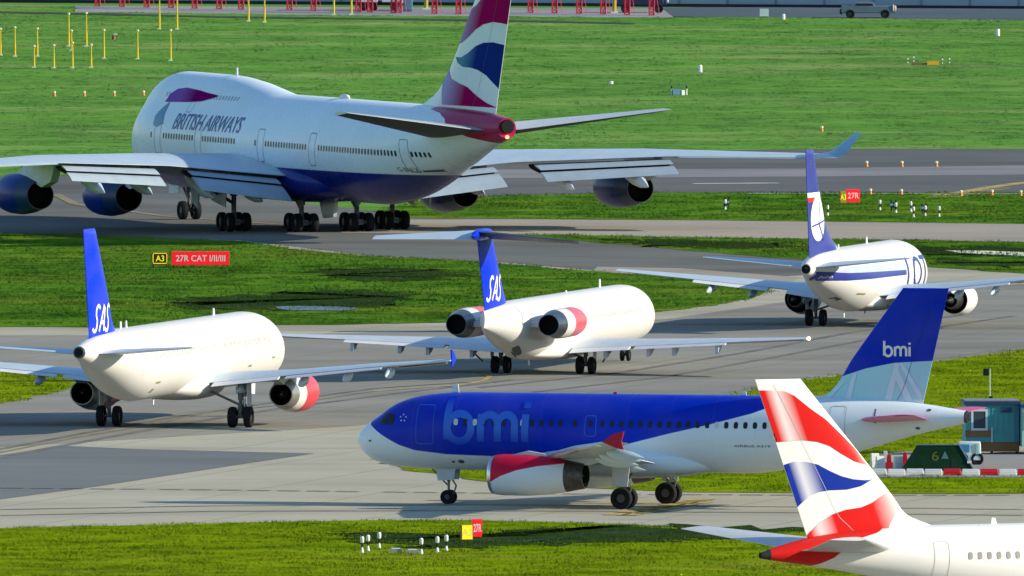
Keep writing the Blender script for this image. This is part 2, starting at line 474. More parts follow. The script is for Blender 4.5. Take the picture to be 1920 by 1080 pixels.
def canoe(mb, x, y, z, L, r, droop=0.0):
    """flap track fairing"""
    pr = [(0, .02), (-.08 * L, r * .55), (-.25 * L, r * .95), (-.5 * L, r), (-.75 * L, r * .75), (-.92 * L, r * .32), (-L, .02)]
    n0 = len(mb.v); mb.lathe(pr, (0, 0, 0), n=10, squash=1.5)
    c, s = math.cos(droop), math.sin(droop)
    for i in range(n0, len(mb.v)):
        a, b, g = mb.v[i]; mb.v[i] = (x + a * c - g * s * -1, y + b, z + g * c + a * s)
    return mb

def winglet_fence(root_wing, x, y, z, mat, h=.75, side=1):
    MB().prism([(x + .15, z), (x - .5, z + h * .85), (x - 1.05, z + h * 1.1), (x - .9, z), (x - 1.05, z - h * .75), (x - .6, z - h * .6)], y - .03, y + .05).build('winglet', mat, root_wing, smooth=False)

def blade(root, x, z, h=.45, c=.4, side=1, mat=None, y=0.0):
    MB().prism([(x, z - .08), (x - c * .35, z + side * h), (x - c * .9, z + side * h), (x - c, z - .08)], y - .03, y + .03).build('antenna', mat or BLADE, root, smooth=False)
def belly(root, F, d0, d1, w, zc, h, mat, name='belly_fairing', nr=26, n=28):
    V = []; Fc = []
    for i in range(nr + 1):
        t = i / nr; k = math.sin(math.pi * t) ** .42 if 0 < t < 1 else .02; d = d0 + (d1 - d0) * t
        for j in range(n):
            a = 2 * math.pi * j / n; ca, sa = math.cos(a), math.sin(a); e = .75
            V.append((F.xm - d, w * k * math.copysign(abs(ca) ** e, ca), zc + h * k * math.copysign(abs(sa) ** e, sa)))
    for j in range(nr):
        for i in range(n): Fc.append((j * n + i, j * n + (i + 1) % n, (j + 1) * n + (i + 1) % n, (j + 1) * n + i))
    return mk(name, V, Fc, mat, root, ang=60)

_win = {}
def window_mesh(w, h, mat):
    k = (w, h, mat.name)
    if k in _win: return _win[k]
    m = MB(); p = [(w / 2 * math.copysign(abs(math.cos(a)) ** .7, math.cos(a)), h / 2 * math.copysign(abs(math.sin(a)) ** .7, math.sin(a))) for a in [2 * math.pi * i / 14 for i in range(14)]]
    m.prism(p, -.05, .016)
    o = m.build('window', mat, smooth=False); me = o.data; bpy.data.objects.remove(o); _win[k] = me
    return me
def windows(root, F, side, ds, z, w=.24, h=.36, blind=(), mat=None):
    sf = F.surf(side)
    for i, d in enumerate(ds):
        p = sf(d, z, 0); q = sf(d, z, .2) - p; q.normalize()
        up = Vector((0, 0, 1)); xx = q.cross(up).normalized(); up = xx.cross(q)
        M = Matrix((( xx.x, q.x, up.x, p.x), (xx.y, q.y, up.y, p.y), (xx.z, q.z, up.z, p.z), (0, 0, 0, 1)))
        inst(window_mesh(w, h, SHADE_ if i in blind else (mat or GLASS)), 'window', root, M)

def jet(px, py, heading_deg, label, group='airliners on the taxiways', sc=1.0):
    """heading measured counter-clockwise from +X"""
    p = gp(px, py); p.z = .012
    e = empty('airliner', p, R(heading_deg), label, 'airliner', group); e.scale = (sc, sc, sc)
    return e

# ================================================================== AIRFIELD SURFACES
def grass_mat(name, cols, patch=.05):
    """cols: dark, mid, light, straw"""
    t = NT(name); p = t.pos()
    a = t.ramp(t.noise(p, patch, 5, .6), .36, .66); b = t.ramp(t.noise(p, .35, 4, .6), .35, .7); s = t.ramp(t.noise(p, .05, 5, .7, (.6, 1, 1)), .50, .70)
    c = t.mix(a, cols[0], cols[1]); c = t.mix(t.math('MULTIPLY', b, .6), c, cols[2]); c = t.mix(t.math('MULTIPLY', s, .6), c, cols[3])
    w = t.ramp(t.noise(p, .09, 4, .7, (.35, 1.4, 1)), .56, .72); c = t.mix(t.math('MULTIPLY', w, .45), c, cols[0])
    oi = t.n('ShaderNodeObjectInfo'); k = t.math('MULTIPLY_ADD', oi.outputs['Random'], .3, .85)
    hs = t.n('ShaderNodeHueSaturation'); t.put(hs.inputs['Value'], k); t.put(hs.inputs['Color'], c)
    m = t.done(hs.outputs[0], .9, 0, 0.0)
    df = t.matte(hs.outputs[0]); up = t.n('ShaderNodeCombineXYZ'); up.inputs[2].default_value = 1.0; t.t.links.new(up.outputs[0], df.inputs['Normal'])   # turf is lit like the sward, not blade by blade
    return m
G_NEAR = grass_mat('grass_near', [(.090, .155, .004), (.205, .300, .006), (.27, .345, .010), (.28, .28, .03)], .14)
G_MID = grass_mat('grass_middle', [(.022, .085, .010), (.075, .185, .015), (.13, .24, .018), (.18, .21, .025)], .12)
G_FAR = grass_mat('grass_far', [(.060, .165, .032), (.102, .255, .042), (.15, .29, .055), (.27, .30, .12)], .05)

def sheet(name, poly, z, mat, kind='structure', wob=0.0, seg=None, label=None):
    """flat sheet from a polygon of photo pixels read off on the ground; edges wobble like real verges"""
    pts = []
    n = len(poly)
    for i in range(n):
        a, b = gp(*poly[i], z), gp(*poly[(i + 1) % n], z)
        L = (b - a).length; k = max(1, int(L / seg)) if seg else 1
        for j in range(k):
            q = a.lerp(b, j / k)
            if wob: q.x += rng.normal() * wob * .5; q.y += rng.normal() * wob
            pts.append((q.x, q.y, z))
    bm = bmesh.new(); f = bm.faces.new([bm.verts.new(p) for p in pts]); bmesh.ops.triangulate(bm, faces=[f])
    bmesh.ops.recalc_face_normals(bm, faces=bm.faces)
    for f in bm.faces:
        if f.normal.z < 0: f.normal_flip()
    me = bpy.data.meshes.new(name); bm.to_mesh(me); bm.free(); me.materials.append(mat)
    o = bpy.data.objects.new(name, me); COL.objects.link(o); o['kind'] = kind
    if label: o['label'] = label
    return o

def pave_mat(name, c0, c1, c2, streak=(1, .12, 1), slab=None, rough=.75):
    t = NT(name); p = t.pos()
    a = t.ramp(t.noise(p, .06, 5, .65), .3, .7); b = t.ramp(t.noise(p, .5, 5, .7, (.25, 1.0, 1)), .3, .75); s = t.ramp(t.noise(p, .035, 4, .6, (.5, 1.6, 1)), .5, .72)
    c = t.mix(a, c0, c1); c = t.mix(t.math('MULTIPLY', b, .5), c, c2); c = t.mix(t.math('MULTIPLY', s, .6), c, tuple(x * .62 for x in c0))
    if slab:
        sp = t.n('ShaderNodeSeparateXYZ'); t.t.links.new(p, sp.inputs[0]); u = t.math('MULTIPLY_ADD', sp.outputs[0], .225, t.math('MULTIPLY', sp.outputs[1], .97)); v = t.math('SUBTRACT', t.math('MULTIPLY', sp.outputs[0], .97), t.math('MULTIPLY', sp.outputs[1], .225))
        for w, sz in ((u, slab), (v, slab)):
            f = t.math('ABSOLUTE', t.math('SUBTRACT', t.math('FRACT', t.math('DIVIDE', w, sz)), .5))
            c = t.mix(t.math('MULTIPLY', t.math('LESS_THAN', f, .09 / sz), .28), c, (.07, .07, .065))
    sp2 = t.noise(p, 3.0, 2); c = t.mix(t.math('MULTIPLY', t.ramp(sp2, .55, .8), .18), c, (.10, .10, .10))
    t.done(c, rough, 0, 0.0); t.matte(c); return t.m
CONC = pave_mat('worn_concrete', (.335, .315, .24), (.46, .435, .35), (.38, .36, .285), slab=7.5)
CONC2 = pave_mat('grey_taxiway_concrete', (.205, .203, .178), (.30, .292, .255), (.25, .245, .216), slab=7.5)
ASPH = pave_mat('dark_asphalt', (.125, .130, .125), (.175, .178, .165), (.15, .152, .145))
ASPR = pave_mat('runway_asphalt', (.105, .115, .12), (.15, .155, .155), (.13, .134, .136))
TAN = pave_mat('tan_shoulder', (.30, .27, .225), (.37, .33, .28), (.33, .30, .25))
GRAV = pave_mat('grey_gravel', (.24, .235, .25), (.33, .32, .33), (.27, .265, .27))
MUDM = pave_mat('wet_dark_soil', (.022, .046, .014), (.038, .066, .018), (.03, .055, .015), rough=.6)
G_DARK = grass_mat('grass_waterlogged', [(.016, .046, .009), (.034, .080, .012), (.06, .11, .016), (.07, .09, .02)], .2)

gr = mk('ground', [(-6000, -2600, -.02), (6000, -2600, -.02), (6000, 12000, -.02), (-6000, 12000, -.02)], [(0, 1, 2, 3)], G_FAR, smooth=False); gr['kind'] = 'structure'; gr['label'] = 'open airfield turf'
XL0, XR0 = -700, 2620
sheet('concrete_apron', [(XL0, 1300), (XR0, 1300), (XR0, 440), (1200, 440), (700, 445), (XL0, 430)], 0.0, CONC, label='worn concrete taxiway apron')
sheet('grey_taxiway', [(XL0, 630), (500, 628), (1000, 615), (1250, 598), (1470, 566), (1920, 532), (XR0, 498), (XR0, 640), (1920, 655), (1500, 712), (1330, 748), (1000, 770), (640, 800), (XL0, 880)], .008, CONC2, label='grey concrete taxiway under the queue of jets')
sheet('asphalt_patch', [(XL0, 900), (0, 853), (125, 836), (260, 842), (590, 850), (480, 866), (180, 912), (0, 936), (XL0, 990)], .018, pave_mat('patched_asphalt', (.14, .155, .16), (.19, .205, .205), (.165, .18, .18)), label='darker asphalt patch crossing the concrete')
sheet('asphalt_taxiway', [(XL0, 330), (100, 331), (700, 395), (1000, 412), (1300, 414), (XR0, 424), (XR0, 520), (1920, 512), (1740, 500), (1440, 520), (1180, 512), (950, 492), (700, 480), (450, 450), (XL0, 432)], .012, ASPH, label='dark asphalt taxiway under the large jet')
sheet('tan_taxiway', [(640, 412), (1000, 411), (1300, 413), (1920, 420), (XR0, 424), (XR0, 464), (1920, 455), (1300, 446), (930, 440), (640, 436)], .022, TAN, label='tan concrete strip behind the far grass island')
sheet('tan_taxiway', [(1120, 500), (1280, 503), (1500, 520), (1440, 545), (1240, 532), (1100, 516)], .024, TAN, label='pale concrete edge beside the grass tip')
sheet('runway', [(XL0, 318), (500, 306), (960, 285), (1630, 278), (XR0, 274), (XR0, 366), (1920, 366), (1240, 362), (760, 372), (XL0, 372)], .016, ASPR, label='dark asphalt runway crossing behind the jets')
sheet('runway_shoulder', [(900, 318), (1500, 316), (1920, 310), (XR0, 306), (XR0, 325), (1920, 327), (1500, 331), (900, 334)], .026, pave_mat('pale_runway_edge', (.20, .20, .21), (.27, .26, .27), (.23, .23, .24)), label='paler strip along the runway')
sheet('gravel_strip', [(140, 11), (1260, 16), (1262, 33), (700, 30), (140, 22)], .02, GRAV, label='pale gravel strip under the red masts')
sheet('perimeter_road', [(1240, 14), (XR0, 10), (XR0, 46), (1920, 40), (1262, 31)], .028, pave_mat('blue_grey_road', (.075, .105, .125), (.11, .14, .16), (.09, .12, .14)), label='blue-grey perimeter road')
sheet('service_yard', [(1640, 895), (XR0, 895), (XR0, 800), (1920, 845), (1700, 858)], .05, pave_mat('yard_hardstanding', (.22, .215, .20), (.30, .29, .27), (.26, .25, .23)), label='hardstanding under the site cabin')

# ---------------- turf islands: sheet + real blades
def tuft(name, mat, n, rad, h0, h1, w):
    V, Fc = [], []
    for i in range(n):
        a, r = rng.random() * 6.283, rad * math.sqrt(rng.random()); x, y = r * math.cos(a), r * math.sin(a)
        b, h, ww = rng.random() * 6.283, h0 + (h1 - h0) * rng.random() ** 1.5, w * (.6 + .8 * rng.random()); lx, ly = rng.normal() * h * .45, rng.normal() * h * .45
        k = len(V); dx, dy = math.cos(b) * ww, math.sin(b) * ww
        V += [(x - dx, y - dy, -.02), (x + dx, y + dy, -.02), (x + lx * .5 + dx * .6, y + ly * .5 + dy * .6, h * .6), (x + lx, y + ly, h), (x + lx * .5 - dx * .6, y + ly * .5 - dy * .6, h * .6)]
        Fc.append((k, k + 1, k + 2, k + 3, k + 4))
    me = bpy.data.meshes.new(name); me.from_pydata(V, [], Fc); me.materials.append(mat)
    me.polygons.foreach_set('use_smooth', [True] * len(me.polygons))
    me.normals_split_custom_set_from_vertices([(0, 0, 1)] * len(V))       # soft turf shading
    return bpy.data.objects.new(name, me)          # never linked: only instanced

def inside(P, poly):
    x, y = P[:, 0], P[:, 1]; r = np.zeros(len(P), bool); n = len(poly)
    for i in range(n):
        (x0, y0), (x1, y1) = poly[i], poly[(i + 1) % n]
        c = ((y0 > y) != (y1 > y)) & (x < (x1 - x0) * (y - y0) / (y1 - y0 + 1e-12) + x0); r ^= c
    return r

def scatter(name, pts, src, smin, smax, label):
    me = bpy.data.meshes.new(name); me.from_pydata([tuple(p) for p in pts], [], [])
    o = bpy.data.objects.new(name, me); COL.objects.link(o); o['kind'] = 'stuff'; o['label'] = label
    ng = bpy.data.node_groups.new(name, 'GeometryNodeTree')
    ng.interface.new_socket('Geometry', in_out='INPUT', socket_type='NodeSocketGeometry'); ng.interface.new_socket('Geometry', in_out='OUTPUT', socket_type='NodeSocketGeometry')
    gi, go = ng.nodes.new('NodeGroupInput'), ng.nodes.new('NodeGroupOutput')
    ip = ng.nodes.new('GeometryNodeInstanceOnPoints'); oi = ng.nodes.new('GeometryNodeObjectInfo'); oi.inputs['Object'].default_value = src; oi.inputs['As Instance'].default_value = True
    rr = ng.nodes.new('FunctionNodeRandomValue'); rr.data_type = 'FLOAT_VECTOR'; rr.inputs[0].default_value = (0, 0, 0); rr.inputs[1].default_value = (0, 0, 6.283)
    rs = ng.nodes.new('FunctionNodeRandomValue'); rs.data_type = 'FLOAT'; rs.inputs[2].default_value = smin; rs.inputs[3].default_value = smax
    l = ng.links.new
    l(gi.outputs[0], ip.inputs['Points']); l(oi.outputs['Geometry'], ip.inputs['Instance']); l(rr.outputs[0], ip.inputs['Rotation']); l(rs.outputs[1], ip.inputs['Scale']); l(ip.outputs[0], go.inputs[0])
    md_ = o.modifiers.new('scatter', 'NODES'); md_.node_group = ng
    return o

BARE = []      # wet soil patches (pixel polygons) where nothing grows
BARE += [[(600, 508), (700, 502), (800, 503), (860, 512), (850, 522), (740, 526), (640, 520)], [(330, 562), (480, 552), (640, 545), (760, 548), (780, 562), (700, 575), (520, 582), (380, 576)],
         [(640, 1000), (760, 998), (940, 1003), (1000, 992), (1200, 985), (1420, 990), (1500, 994), (1420, 1006), (1150, 1016), (1000, 1024), (830, 1028), (720, 1022)],
         [(1120, 447), (1300, 452), (1430, 455), (1500, 462), (1380, 464), (1240, 460)], [(1640, 462), (1920, 464), (2200, 470), (2200, 484), (1920, 482), (1720, 478)], [(1740, 486), (1920, 490), (1920, 500), (1780, 496)]]
def island(poly, mat, src, dens, label, z=.03, smin=.7, smax=1.35, clumps=True):
    sheet('grass_verge', poly, z, mat, wob=.35, seg=2.2, label=label + ', soil and turf')
    W = [tuple(gp(*p).xy) for p in poly]; A = np.array(W); lo, hi = A.min(0), A.max(0)
    n = int((hi[0] - lo[0]) * (hi[1] - lo[1]) * dens); P = lo + (hi - lo) * rng.random((n, 2))
    k = inside(P, W); dk = np.zeros(len(P), bool)
    # keep to the strip of airfield near the view
    D = P[:, 1] - CAM_Y; k &= np.abs(P[:, 0]) < D * (960 / F_PX) * 1.35 + 6
    for b in BARE:
        BW = [tuple(gp(*p).xy) for p in b]; dk |= inside(P + rng.normal(0, 1, P.shape) * (2.2, 3.2), BW)
    if (dk & k).any(): Q = P[dk & k]; scatter('grass', np.c_[Q, np.full(len(Q), z)], T_DARK, .7, 1.2, 'dark waterlogged grass within the ' + label)
    P = P[k & ~dk]; return scatter('grass', np.c_[P, np.full(len(P), z)], src, smin, smax, label)

T_NEAR = tuft('grass_tuft', G_NEAR, 24, .8, .03, .13, .020)
T_MID = tuft('grass_tuft', G_MID, 24, .85, .03, .12, .022)
T_DARK = tuft('grass_tuft', G_DARK, 26, .8, .04, .16, .022)
T_FAR = tuft('grass_tuft', G_FAR, 20, .95, .012, .055, .030)
island([(XL0, 1000), (0, 990), (300, 983), (660, 975), (900, 975), (1300, 988), (1500, 996), (1920, 1003), (XR0, 1012), (XR0, 1130), (XL0, 1130)], G_NEAR, T_NEAR, .8, 'olive green mown grass along the front of the taxiway')
island([(705, 862), (760, 880), (900, 901), (1100, 915), (1300, 922), (1640, 925), (1920, 925), (XR0, 928), (XR0, 893), (1640, 893), (1640, 850), (1700, 845), (1920, 835), (XR0, 800), (XR0, 600), (1920, 655), (1680, 688), (1500, 714), (1380, 738), (1250, 775), (1000, 820)], G_NEAR, T_NEAR, .8, 'grass island behind the side-on jet')
island([(XL0, 690), (-40, 686), (160, 700), (150, 722), (90, 738), (0, 757), (XL0, 830)], G_NEAR, T_NEAR, .8, 'grass corner at the left edge')
island([(XL0, 428), (0, 438), (220, 443), (450, 452), (560, 468), (700, 480), (865, 488), (950, 495), (1150, 511), (1300, 524), (1420, 540), (1440, 547), (1420, 556), (1340, 572), (1240, 584), (1050, 596), (830, 605), (500, 610), (200, 613), (0, 612), (XL0, 612)], G_MID, T_MID, .7, 'broad grass island between the taxiways')
island([(925, 438), (1300, 445), (1920, 453), (XR0, 462), (XR0, 520), (1920, 512), (1740, 500), (1500, 486), (1280, 468), (1100, 452)], G_MID, T_MID, .7, 'dark grass wedge with standing water')
island([(700, 396), (800, 376), (960, 366), (1240, 361), (1920, 361), (XR0, 362), (XR0, 424), (1920, 420), (1300, 412), (960, 410), (760, 408)], G_MID, T_MID, .7, 'grass strip between taxiway and runway')
island([(XL0, 332), (0, 331), (140, 328), (500, 306), (960, 285), (1240, 283), (1640, 279), (1920, 280), (XR0, 280), (XR0, 44), (1920, 38), (1400, 32), (1260, 33), (700, 29), (140, 22), (140, 14), (0, 12), (XL0, 10)], G_FAR, T_FAR, .32, 'wide green field beyond the runway', smin=.8, smax=1.5)
for i, b in enumerate(BARE):
    sheet('wet_soil', b, .055, MUDM, wob=2.0, seg=1.0, label='wet dark soil patch in the grass')
WATER = NT('standing_water'); WATER.done((.10, .14, .17), .06, 0, .9); WATER = WATER.m
for q, lb in (([(512, 575), (560, 573), (640, 575), (682, 579), (640, 583), (540, 581)], 'thin pale puddle on the broad grass island'),
          ([(1775, 469), (1850, 470), (1920, 473), (2100, 478), (2100, 484), (1920, 480), (1800, 474)], 'long pale puddle at the right edge'),
          ([(985, 1013), (1060, 1008.6), (1120, 1006), (1060, 1010), (990, 1014)], 'tyre rut holding water in the dark soil'),
          ([(1060, 1001), (1140, 998.4), (1200, 997.6), (1140, 999.4)], 'short wet rut in the dark soil')):
    o = sheet('puddle', q, .07, WATER, wob=.25, seg=2.0, label=lb)
# worn track line across the far field
sheet('vehicle_track', [(XL0, 19), (0, 21), (200, 25), (420, 30), (640, 33), (900, 36), (1190, 43), (1190, 45), (900, 39), (640, 35.6), (420, 33), (200, 28), (0, 24), (XL0, 22)], .06, pm('track_soil', (.05, .06, .03), .9, var=.4, scale=.4), label='dark vehicle track across the far grass')

# ---------------- painted markings
YEL = pm('worn_yellow_paint', (.52, .42, .18), .7, var=.5, scale=.6, spec=.0)
FADED = pm('faded_ochre_paint', (.30, .24, .13), .8, var=.4, scale=.5, spec=.2)
RUB = pm('tar_line', (.075, .07, .06), .8, var=.3, spec=.2)
WLIN = pm('white_line_paint', (.55, .55, .53), .7, var=.3, scale=.5, spec=.2)
def line(name, path, w, mat, z=.034, label=None, dash=None):
    P = [gp(*p, z).xy for p in path]; V = []; Fc = []
    if dash:
        Q = []
        for a, b in zip(P, P[1:]):
            L = (b - a).length; k = 0.0
            while k + dash[0] < L: Q.append((a.lerp(b, k / L), a.lerp(b, (k + dash[0]) / L))); k += dash[0] + dash[1]
    else: Q = list(zip(P, P[1:]))
    for a, b in Q:
        t = (b - a).normalized() * (w / 2); n = Vector((-t.y, t.x)); k = len(V)
        V += [(*(a + n), z), (*(a - n), z), (*(b - n), z), (*(b + n), z)]; Fc.append((k, k + 1, k + 2, k + 3))
    o = mk(name, V, Fc, mat, smooth=False); o['kind'] = 'structure'; o['label'] = label or 'painted line'
    return o
line('painted_line', [(-300, 905), (0, 848), (130, 822), (260, 800), (420, 766)], .25, FADED, label='worn ochre guide line running to the left-hand jet')
line('painted_line', [(-300, 917), (0, 915), (300, 917), (720, 922), (1100, 926), (1500, 928), (1920, 928), (2300, 928)], .5, RUB, label='dark joint line along the near taxiway', dash=(1.3, .35))
line('painted_line', [(700, 733), (860, 722), (905, 714), (918, 706), (905, 698)], .35, YEL, label='curved yellow guide mark behind the T-tailed jet')
line('painted_line', [(420, 771), (560, 755), (700, 733)], .22, FADED, label='worn guide line between the two leading jets')
line('painted_line', [(1150, 965), (1330, 934)], 1.3, YEL, label='yellow dashed mark under the side-on jet', dash=(2.4, .9))
line('painted_line', [(1175, 966), (1345, 937)], 1.0, YEL, label='second yellow dashed mark under the side-on jet', dash=(2.4, .9))
line('painted_line', [(105, 364), (140, 382), (310, 405), (520, 420)], .7, FADED, label='faint yellow line by the large jet engines')
line('painted_line', [(1755, 366), (1800, 361), (1850, 352), (1920, 342), (2100, 330)], 1.1, YEL, label='yellow lead line at the runway edge')
line('painted_line', [(1770, 369), (1820, 360), (1880, 350)], 2.2, YEL, label='yellow tick marks at the runway edge', dash=(1.2, 1.6), z=.038)
line('painted_line', [(1400, 362), (1700, 362.5), (2100, 363.5)], .9, WLIN, label='white edge line of the runway')
MARK = pm('tyre_rubber_mark', (.215, .21, .19), .9, var=.35, scale=.3, spec=0)
for k, (pts, w) in enumerate((([(-300, 898), (0, 842), (140, 815), (300, 786), (470, 760), (700, 728), (880, 716)], .5), ([(-300, 914), (0, 857), (150, 829), (320, 798), (520, 766), (760, 735), (960, 712)], .6),
        ([(900, 726), (1150, 700), (1400, 660), (1600, 622), (1800, 590)], .5), ([(1000, 735), (1250, 706), (1480, 664), (1700, 622), (1900, 592)], .45), ([(0, 955), (400, 948), (900, 946), (1500, 950), (1920, 955)], .5), ([(0, 966), (400, 958), (900, 957), (1500, 961), (1920, 966)], .5))):
    line('tyre_mark', pts, w, MARK, z=.029, label='faint dark tyre mark on the taxiway')
line('painted_line', [(1300, 344), (1460, 343)], 1.6, WLIN, label='pale worn paint on the runway')

# ================================================================== AIRCRAFT
def airbus_fus(xm, L):
    return Fus(xm,
        [(0, 3.45), (.3, 3.95), (.8, 4.35), (1.35, 4.74), (2.0, 5.2), (2.6, 5.48), (3.7, 5.77), (5, 5.92), (6.5, 5.97), (L - 9, 5.97), (L - 4, 5.80), (L - 2, 5.58), (L, 5.28)],
        [(0, 3.40), (.25, 2.85), (.6, 2.5), (1.2, 2.2), (2.2, 1.98), (4.6, 1.83), (L - 12, 1.83), (L - 9.5, 2.12), (L - 5.1, 3.28), (L - 2.7, 3.98), (L, 4.6)],
        [(0, .03), (.3, .62), (.8, 1.02), (1.5, 1.36), (2.6, 1.70), (4, 1.9), (5.5, 1.975), (L - 11, 1.975), (L - 7, 1.62), (L - 3, .88), (L, .36)])
def airbus_fin(xm, L):
    return Fin(xm, [(5.2, L - 9.2), (5.75, L - 8.35), (6.15, L - 7.55), (8, L - 6.25), (11.74, L - 3.45)], [(5.2, L - 2.45), (11.74, L - .92)])
V25 = [(1.2, .80, 2), (.25, .84, 2), (.05, .90, 0), (0, .95, 0), (.06, 1.0, 0), (.22, 1.045, 0), (.6, 1.09, 1), (1.9, 1.10, 1), (3.1, 1.03, 1), (4.2, .87, 4), (4.3, .85, 3), (5.2, .68, 3), (5.2, .62, 3), (3.4, .55, 2)]

def airbus_parts(root, F, L, body, finm, stab_mats, wing_mat, cowl_front, cowl_back, fence, pylon_mat=None, flapdown=0, nozzle=None):
    xm = F.xm; r = xm - 5.7
    f = F.mesh('fuselage', body, root)
    MB().lathe([(0, .30), (-.06, .34), (-.18, .30), (-.18, .22), (.0, .18)], (xm - L - .0, 0, 4.94), n=20).build('auxiliary_exhaust', EXH, f)
    MB().lathe([(.02, .02), (-.19, .24), (-.195, .0)], (xm - L, 0, 4.94), n=20).build('exhaust_hole', DUCT, f)
    fin = airbus_fin(xm, L); fo = fin.mesh('tail_fin', finm, root)
    belly(root, F, r - 1.2, r + 10.2, 2.22, 2.35, .86, body)
    for side in (1, -1):
        secs = [(.8, r - .9, 7.4, 2.45, .14), (1.98, r, 6.2, 2.5, .135), (6.4, r + 2.42, 3.85, 2.95, .115), (11.5, r + 5.25, 2.7, 3.5, .105), (16.9, r + 8.7, 1.5, 4.0, .10)]
        w = foil(secs, side, xm=xm).build('wing', wing_mat, root)
        for y0, y1, c in ((2.4, 6.2, 1.15), (6.6, 12.6, .85)):          # trailing edge flaps
            a, b = lerp_secs(secs, y0), lerp_secs(secs, y1); dr = 6 + flapdown
            foil([(y0, a[1] + a[2] - .25, c, a[3] - .06, .13, dr), (y1, b[1] + b[2] - .22, c * .8, b[3] - .05, .13, dr)], side, xm=xm, nu=7).build('flap', FLAPM, w)
        a, b = lerp_secs(secs, 12.9), lerp_secs(secs, 16.4)             # leading edge slats and aileron
        for y0, y1 in ((2.6, 5.2), (6.4, 9.6), (9.7, 13.0), (13.1, 16.3)):
            a, b = lerp_secs(secs, y0), lerp_secs(secs, y1)
            foil([(y0, a[1] - .16, .55, a[3] - .10, .30, 12), (y1, b[1] - .13, .42, b[3] - .07, .30, 12)], side, xm=xm, nu=6).build('slat', LIP, w)
        for y0 in (3.9, 7.6, 10.4, 13.1):
            a = lerp_secs(secs, y0); canoe(MB(), xm - a[1] - a[2] * .62, side * y0, a[3] - .30, 2.9 - y0 * .06, .20, R(7)).build('flap_track_fairing', wing_mat, w)
        e = secs[-1]; winglet_fence(w, xm - e[1] - .25, side * (e[0] + .03), e[3] + .05, fence, h=.52, side=side)
        MB().lathe([(.12, .01), (.05, .06), (-.05, .06)], (xm - e[1] - .1, side * (e[0] - .15), e[3]), n=8).build('wingtip_light', NAVR if side > 0 else LIP, w)
        ex, ey, ez = xm - (r - 1.0), side * 5.75, 1.82
        pyl = [(.9, 1.0), (2.0, 1.28), (3.4, 1.05), (5.6, .95), (6.6, .9), (5.4, .55), (4.2, .62)]
        engine(root, ex, ey, ez, V25, [LIP, cowl_front, DUCT, nozzle or EXH, cowl_back], plug=(4.4, .34, .7), pylon=pyl, extra=pylon_mat)
        s = foil([(.2, L - 6.1, 4.2, 4.72, .11, -1), (1.0, L - 5.55, 3.75, 4.76, .085, -1), (6.22, L - 2.05, 1.3, 5.2, .06, -1)], side, xm=xm).build('tailplane', stab_mats, root)
        gear(root, 'main_gear', 0, side * 3.795, 2.5, .585, .42, (.46,), strut=.14, brace=(.0, side * 1.9, 2.1),
             doors=[([(.55, 1.2), (.45, 2.6), (-.5, 2.6), (-.35, 1.2)], side * 4.25, .05 * side)])
    gear(root, 'nose_gear', xm - 5.07, 0, 2.0, .38, .24, (.25,), strut=.09, brace=(xm - 4.0, 0, 2.0),
         doors=[([(xm - 4.6, 1.25), (xm - 4.5, 1.9), (xm - 5.6, 1.9), (xm - 5.5, 1.3)], .42, .03), ([(xm - 4.6, 1.25), (xm - 4.5, 1.9), (xm - 5.6, 1.9), (xm - 5.5, 1.3)], -.45, .03)])
    return f, fin, fo

# ------------------------------------------------------------------ blue and white twin-jet broadside in the foreground
XM = 16.11; L = 33.84; FB = airbus_fus(XM, L)
BLUE = (.001, .026, .46); PALE = (.42, .74, .82)
zb = [(0, 5.6), (.62, 5.3), (.86, 4.25), (1.8, 3.68), (2.8, 3.18), (3.7, 2.9), (5.5, 2.7), (8.2, 2.62), (12, 2.75), (15, 3.2), (18, 3.95), (20.1, 4.42), (22.5, 5.05), (25.2, 6.1), (34, 7)]
bmi_body = paint('blue_and_white_fuselage_paint', (.72, .80, .83), [(BLUE, lambda t, d, y, z: t.above(z, t.curve(d, zb), .035))], XM, rough=.24)
fz = [(25, 6.4), (26.9, 6.98), (28.4, 7.46), (30.0, 7.78), (32.5, 7.92)]
bmi_fin = paint('blue_and_pale_fin_paint', PALE, [(BLUE, lambda t, d, y, z: t.above(z, t.curve(d, fz), .03)),
          ((.76, .79, .81), lambda t, d, y, z: t.above(5.82, z, .03))], XM, rough=.26, seams=0)
REDT = pm('dark_red_paint', (.50, .012, .045), .3, var=.08)
ezb = [(9.3, 1.3), (9.6, 1.45), (10.2, 1.78), (11.1, 2.1), (12.2, 2.32), (13.4, 2.45), (15, 2.6)]
cowlb = paint('red_and_white_cowl_paint', (.72, .80, .83), [((.60, .01, .05), lambda t, d, y, z: t.above(z, t.curve(d, ezb), .03))], XM, seams=0)
PINKST = pm('rose_tailplane_paint', (.62, .08, .22), .35, var=.1)
bmi = jet(1212, 950, 161.7, 'blue and white twin-engined jet seen side-on, nose to the left')
f, fin, fo = airbus_parts(bmi, FB, L, bmi_body, bmi_fin, PINKST, WINGM, cowlb, cowlb, REDT)
sf = FB.surf(1)
LB = (.05, .17, .80)
def fade(name, c0, c1, z0, z1, z2, z3):
    t = NT(name); x, y, z, o = t.obj(); k = t.math('MULTIPLY', t.ramp(z, z0, z1), t.math('SUBTRACT', 1.0, t.ramp(z, z2, z3)))
    return t.done(t.mix(k, c0, c1), .3, 0, .1)
ltr = fade('pale_blue_lettering_paint', BLUE, (.045, .165, .66), 3.0, 4.1, 4.7, 5.7)
decal_groups('lettering', bmi_word(5.62, 3.42, 1.32, 1, .40, 1.45), sf, ltr, f)
fs = fin.surf(1)
decal_groups('lettering', bmi_word(29.42, 8.13, .42, 1, .13, .50), fs, WHITE, fo, L=.2)
STRP = pm('pale_stripe_paint', (.62, .78, .86), .3, var=.05)
